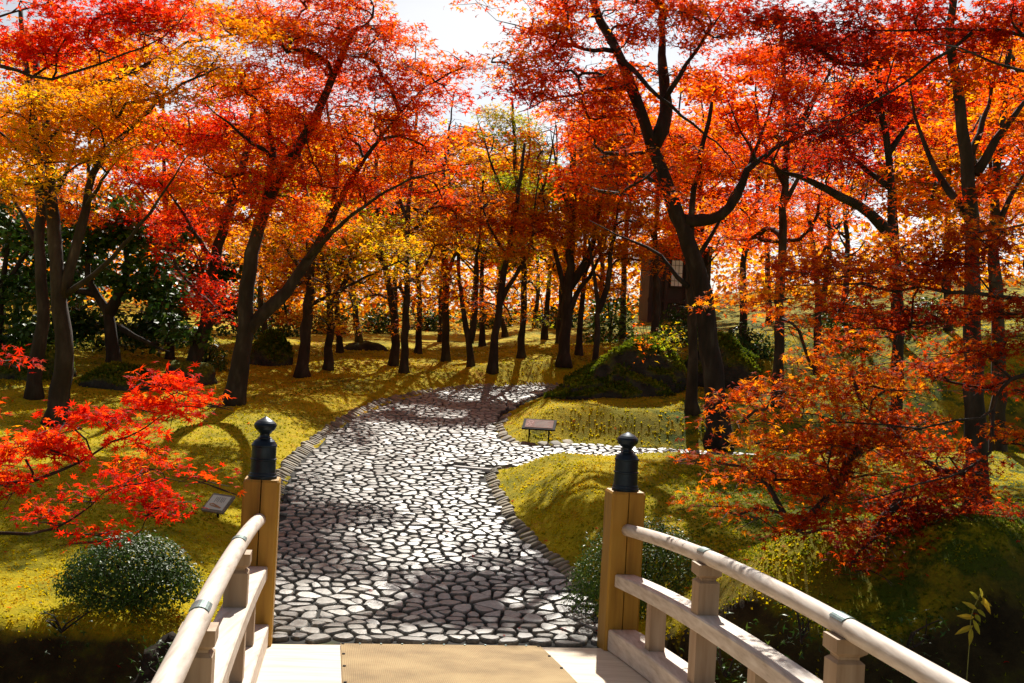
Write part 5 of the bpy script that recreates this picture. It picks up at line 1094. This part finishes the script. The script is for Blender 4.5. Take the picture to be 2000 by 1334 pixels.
# ------------------------------------------------------------------ moss tufts, fallen leaves
def scatter_moss(n, name, mat, region, hmul=1.0, rlo=6.4, rhi=27.0, ang=0.52):
    r_ = np.exp(rng.uniform(math.log(rlo), math.log(rhi), n)); th = rng.uniform(-ang, ang, n); x = np.sin(th) * r_; y = np.cos(th) * r_
    ok = ~inside(x, y, PATH_POLY); ok &= seg_dist(x, y, PATH_POLY) > 0.07
    ub = (x - OX) * B_RT[0] + (y - OY) * B_RT[1]; vb = (x - OX) * B_AX[0] + (y - OY) * B_AX[1]; ok &= ~((np.abs(ub) < 1.5) & (vb < .1))
    ok &= region(x, y); x, y, r_ = x[ok], y[ok], r_[ok]; z = G(x, y); n = len(x)
    ok = (z > -0.40) | ((z > -1.1) & (x > 1.2) & (rng.random(len(z)) < .5)); x, y, r_, z = x[ok], y[ok], r_[ok], z[ok]
    gr = np.hypot(G(x + .06, y) - z, G(x, y + .06) - z) / .06; ok = rng.random(len(x)) > np.clip((gr - 0.75) * 1.8, 0, .9); x, y, r_, z = x[ok], y[ok], r_[ok], z[ok]; n = len(x)
    h = hmul * 0.014 * np.sqrt(r_ / 8.0) * rng.uniform(.5, 1.4, n); w = h * .55
    cl = 0.48 + 0.24 * wob(x, y, 1.3, 2.0) + 0.22 * wob(x + 0.3 * np.sin(y * 3), y, 5.1, 4.0) + 0.14 * wob(x, y, 0.45, 1.0)
    tone = np.clip(cl + rng.normal(0, .08, n), 0, 1)
    V = np.zeros((n, 9, 3)); B0 = np.stack([x, y, z - .004], 1)
    for k_ in range(3):
        a = rng.uniform(0, 6.283, n); dx, dy = np.cos(a), np.sin(a); lean = rng.uniform(.3, 1.3, n) * h
        V[:, k_ * 3] = B0 + np.stack([-dy * w, dx * w, 0 * w], 1); V[:, k_ * 3 + 1] = B0 + np.stack([dy * w, -dx * w, 0 * w], 1); V[:, k_ * 3 + 2] = B0 + np.stack([dx * lean, dy * lean, h], 1)
    F = np.arange(n * 9).reshape(-1, 3)
    o = obj(name, mesh_np(name, V.reshape(-1, 3), F, tone=np.repeat(tone, 3)), mat); o['kind'] = 'stuff'; return o
def rock_moss(o, n, zmin=0.25):
    me = o.data; np_ = len(me.polygons); c = np.zeros(np_ * 3); nn = np.zeros(np_ * 3); ar = np.zeros(np_); me.polygons.foreach_get('center', c); me.polygons.foreach_get('normal', nn); me.polygons.foreach_get('area', ar)
    c = c.reshape(-1, 3); nn = nn.reshape(-1, 3); w = ar * np.clip((nn[:, 2] - zmin) * 2, 0, 1); 
    pk = rng.choice(np_, n, p=w / w.sum()); h = 0.03 * rng.uniform(.5, 1.5, n); B0 = c[pk] + rng.normal(0, .02, (n, 3)) - nn[pk] * .006; V = np.zeros((n, 9, 3))
    tone = np.clip(0.35 + 0.2 * np.sin(B0[:, 0] * 5) * np.cos(B0[:, 2] * 6 + B0[:, 1] * 4) + rng.normal(0, .1, n), 0, 1)
    for k_ in range(3):
        t = rng.normal(0, 1, (n, 3)); t -= nn[pk] * (t * nn[pk]).sum(1)[:, None]; t /= np.linalg.norm(t, axis=1)[:, None]; b_ = np.cross(nn[pk], t)
        V[:, k_ * 3] = B0 + b_ * (h * .5)[:, None]; V[:, k_ * 3 + 1] = B0 - b_ * (h * .5)[:, None]; V[:, k_ * 3 + 2] = B0 + t * (h * rng.uniform(.3, 1.2, n))[:, None] + nn[pk] * h[:, None]
    m_ = obj('moss_growth', mesh_np('moss_growth', V.reshape(-1, 3), np.arange(n * 9).reshape(-1, 3), tone=np.repeat(tone, 3)), M_MOSSG, o); m_['kind'] = 'stuff'
rock_moss(ROCKS[0], 11000, 0.35); rock_moss(ROCKS[1], 5000, 0.35); rock_moss(ROCKS[2], 2500, 0.2); rock_moss(ROCKS[3], 2500, 0.3); rock_moss(ROCKS[4], 2500, 0.3)
M_A = scatter_moss(115000, 'moss', M_MOSS, lambda x, y: ~((x > 2.2) & (y < 12.0)) )
tag(M_A, 'yellow green moss covering the lawn and banks', 'moss')
M_B = scatter_moss(85000, 'moss', M_MOSSG, lambda x, y: (rng.random(len(x)) < sst(1.0, 2.4, x)) & (y < 13.0), 1.05, 6.4, 13.5, .5)
tag(M_B, 'shaggy green moss on the right hand hump and slope', 'moss')
n = 420; r_ = np.exp(rng.uniform(math.log(7.0), math.log(20), n)); th = rng.uniform(-.45, .45, n); x = np.sin(th) * r_; y = np.cos(th) * r_
ub = (x - OX) * B_RT[0] + (y - OY) * B_RT[1]; vb = (x - OX) * B_AX[0] + (y - OY) * B_AX[1]; ok = ~((np.abs(ub) < 1.5) & (vb < .1)); ok &= (~inside(x, y, PATH_POLY)) | (rng.random(n) < .12); x, y = x[ok], y[ok]
z = np.where(inside(x, y, PATH_POLY), base_z(y) + .035, G(x, y) + .02)
C = np.stack([x, y, z], 1); fl = leaves_mesh('fallen_leaves', C, leaf_axes(len(C), .25), np.full(len(C), .034) * rng.uniform(.7, 1.2, len(C)), np.clip(rng.normal(.4, .2, len(C)), 0, 1), T5, (0, 0, 0))
fo = obj('fallen_leaves', fl, LM['scarlet']); fo['kind'] = 'stuff'; tag(fo, 'red maple leaves lying scattered on the moss', 'fallen leaves')
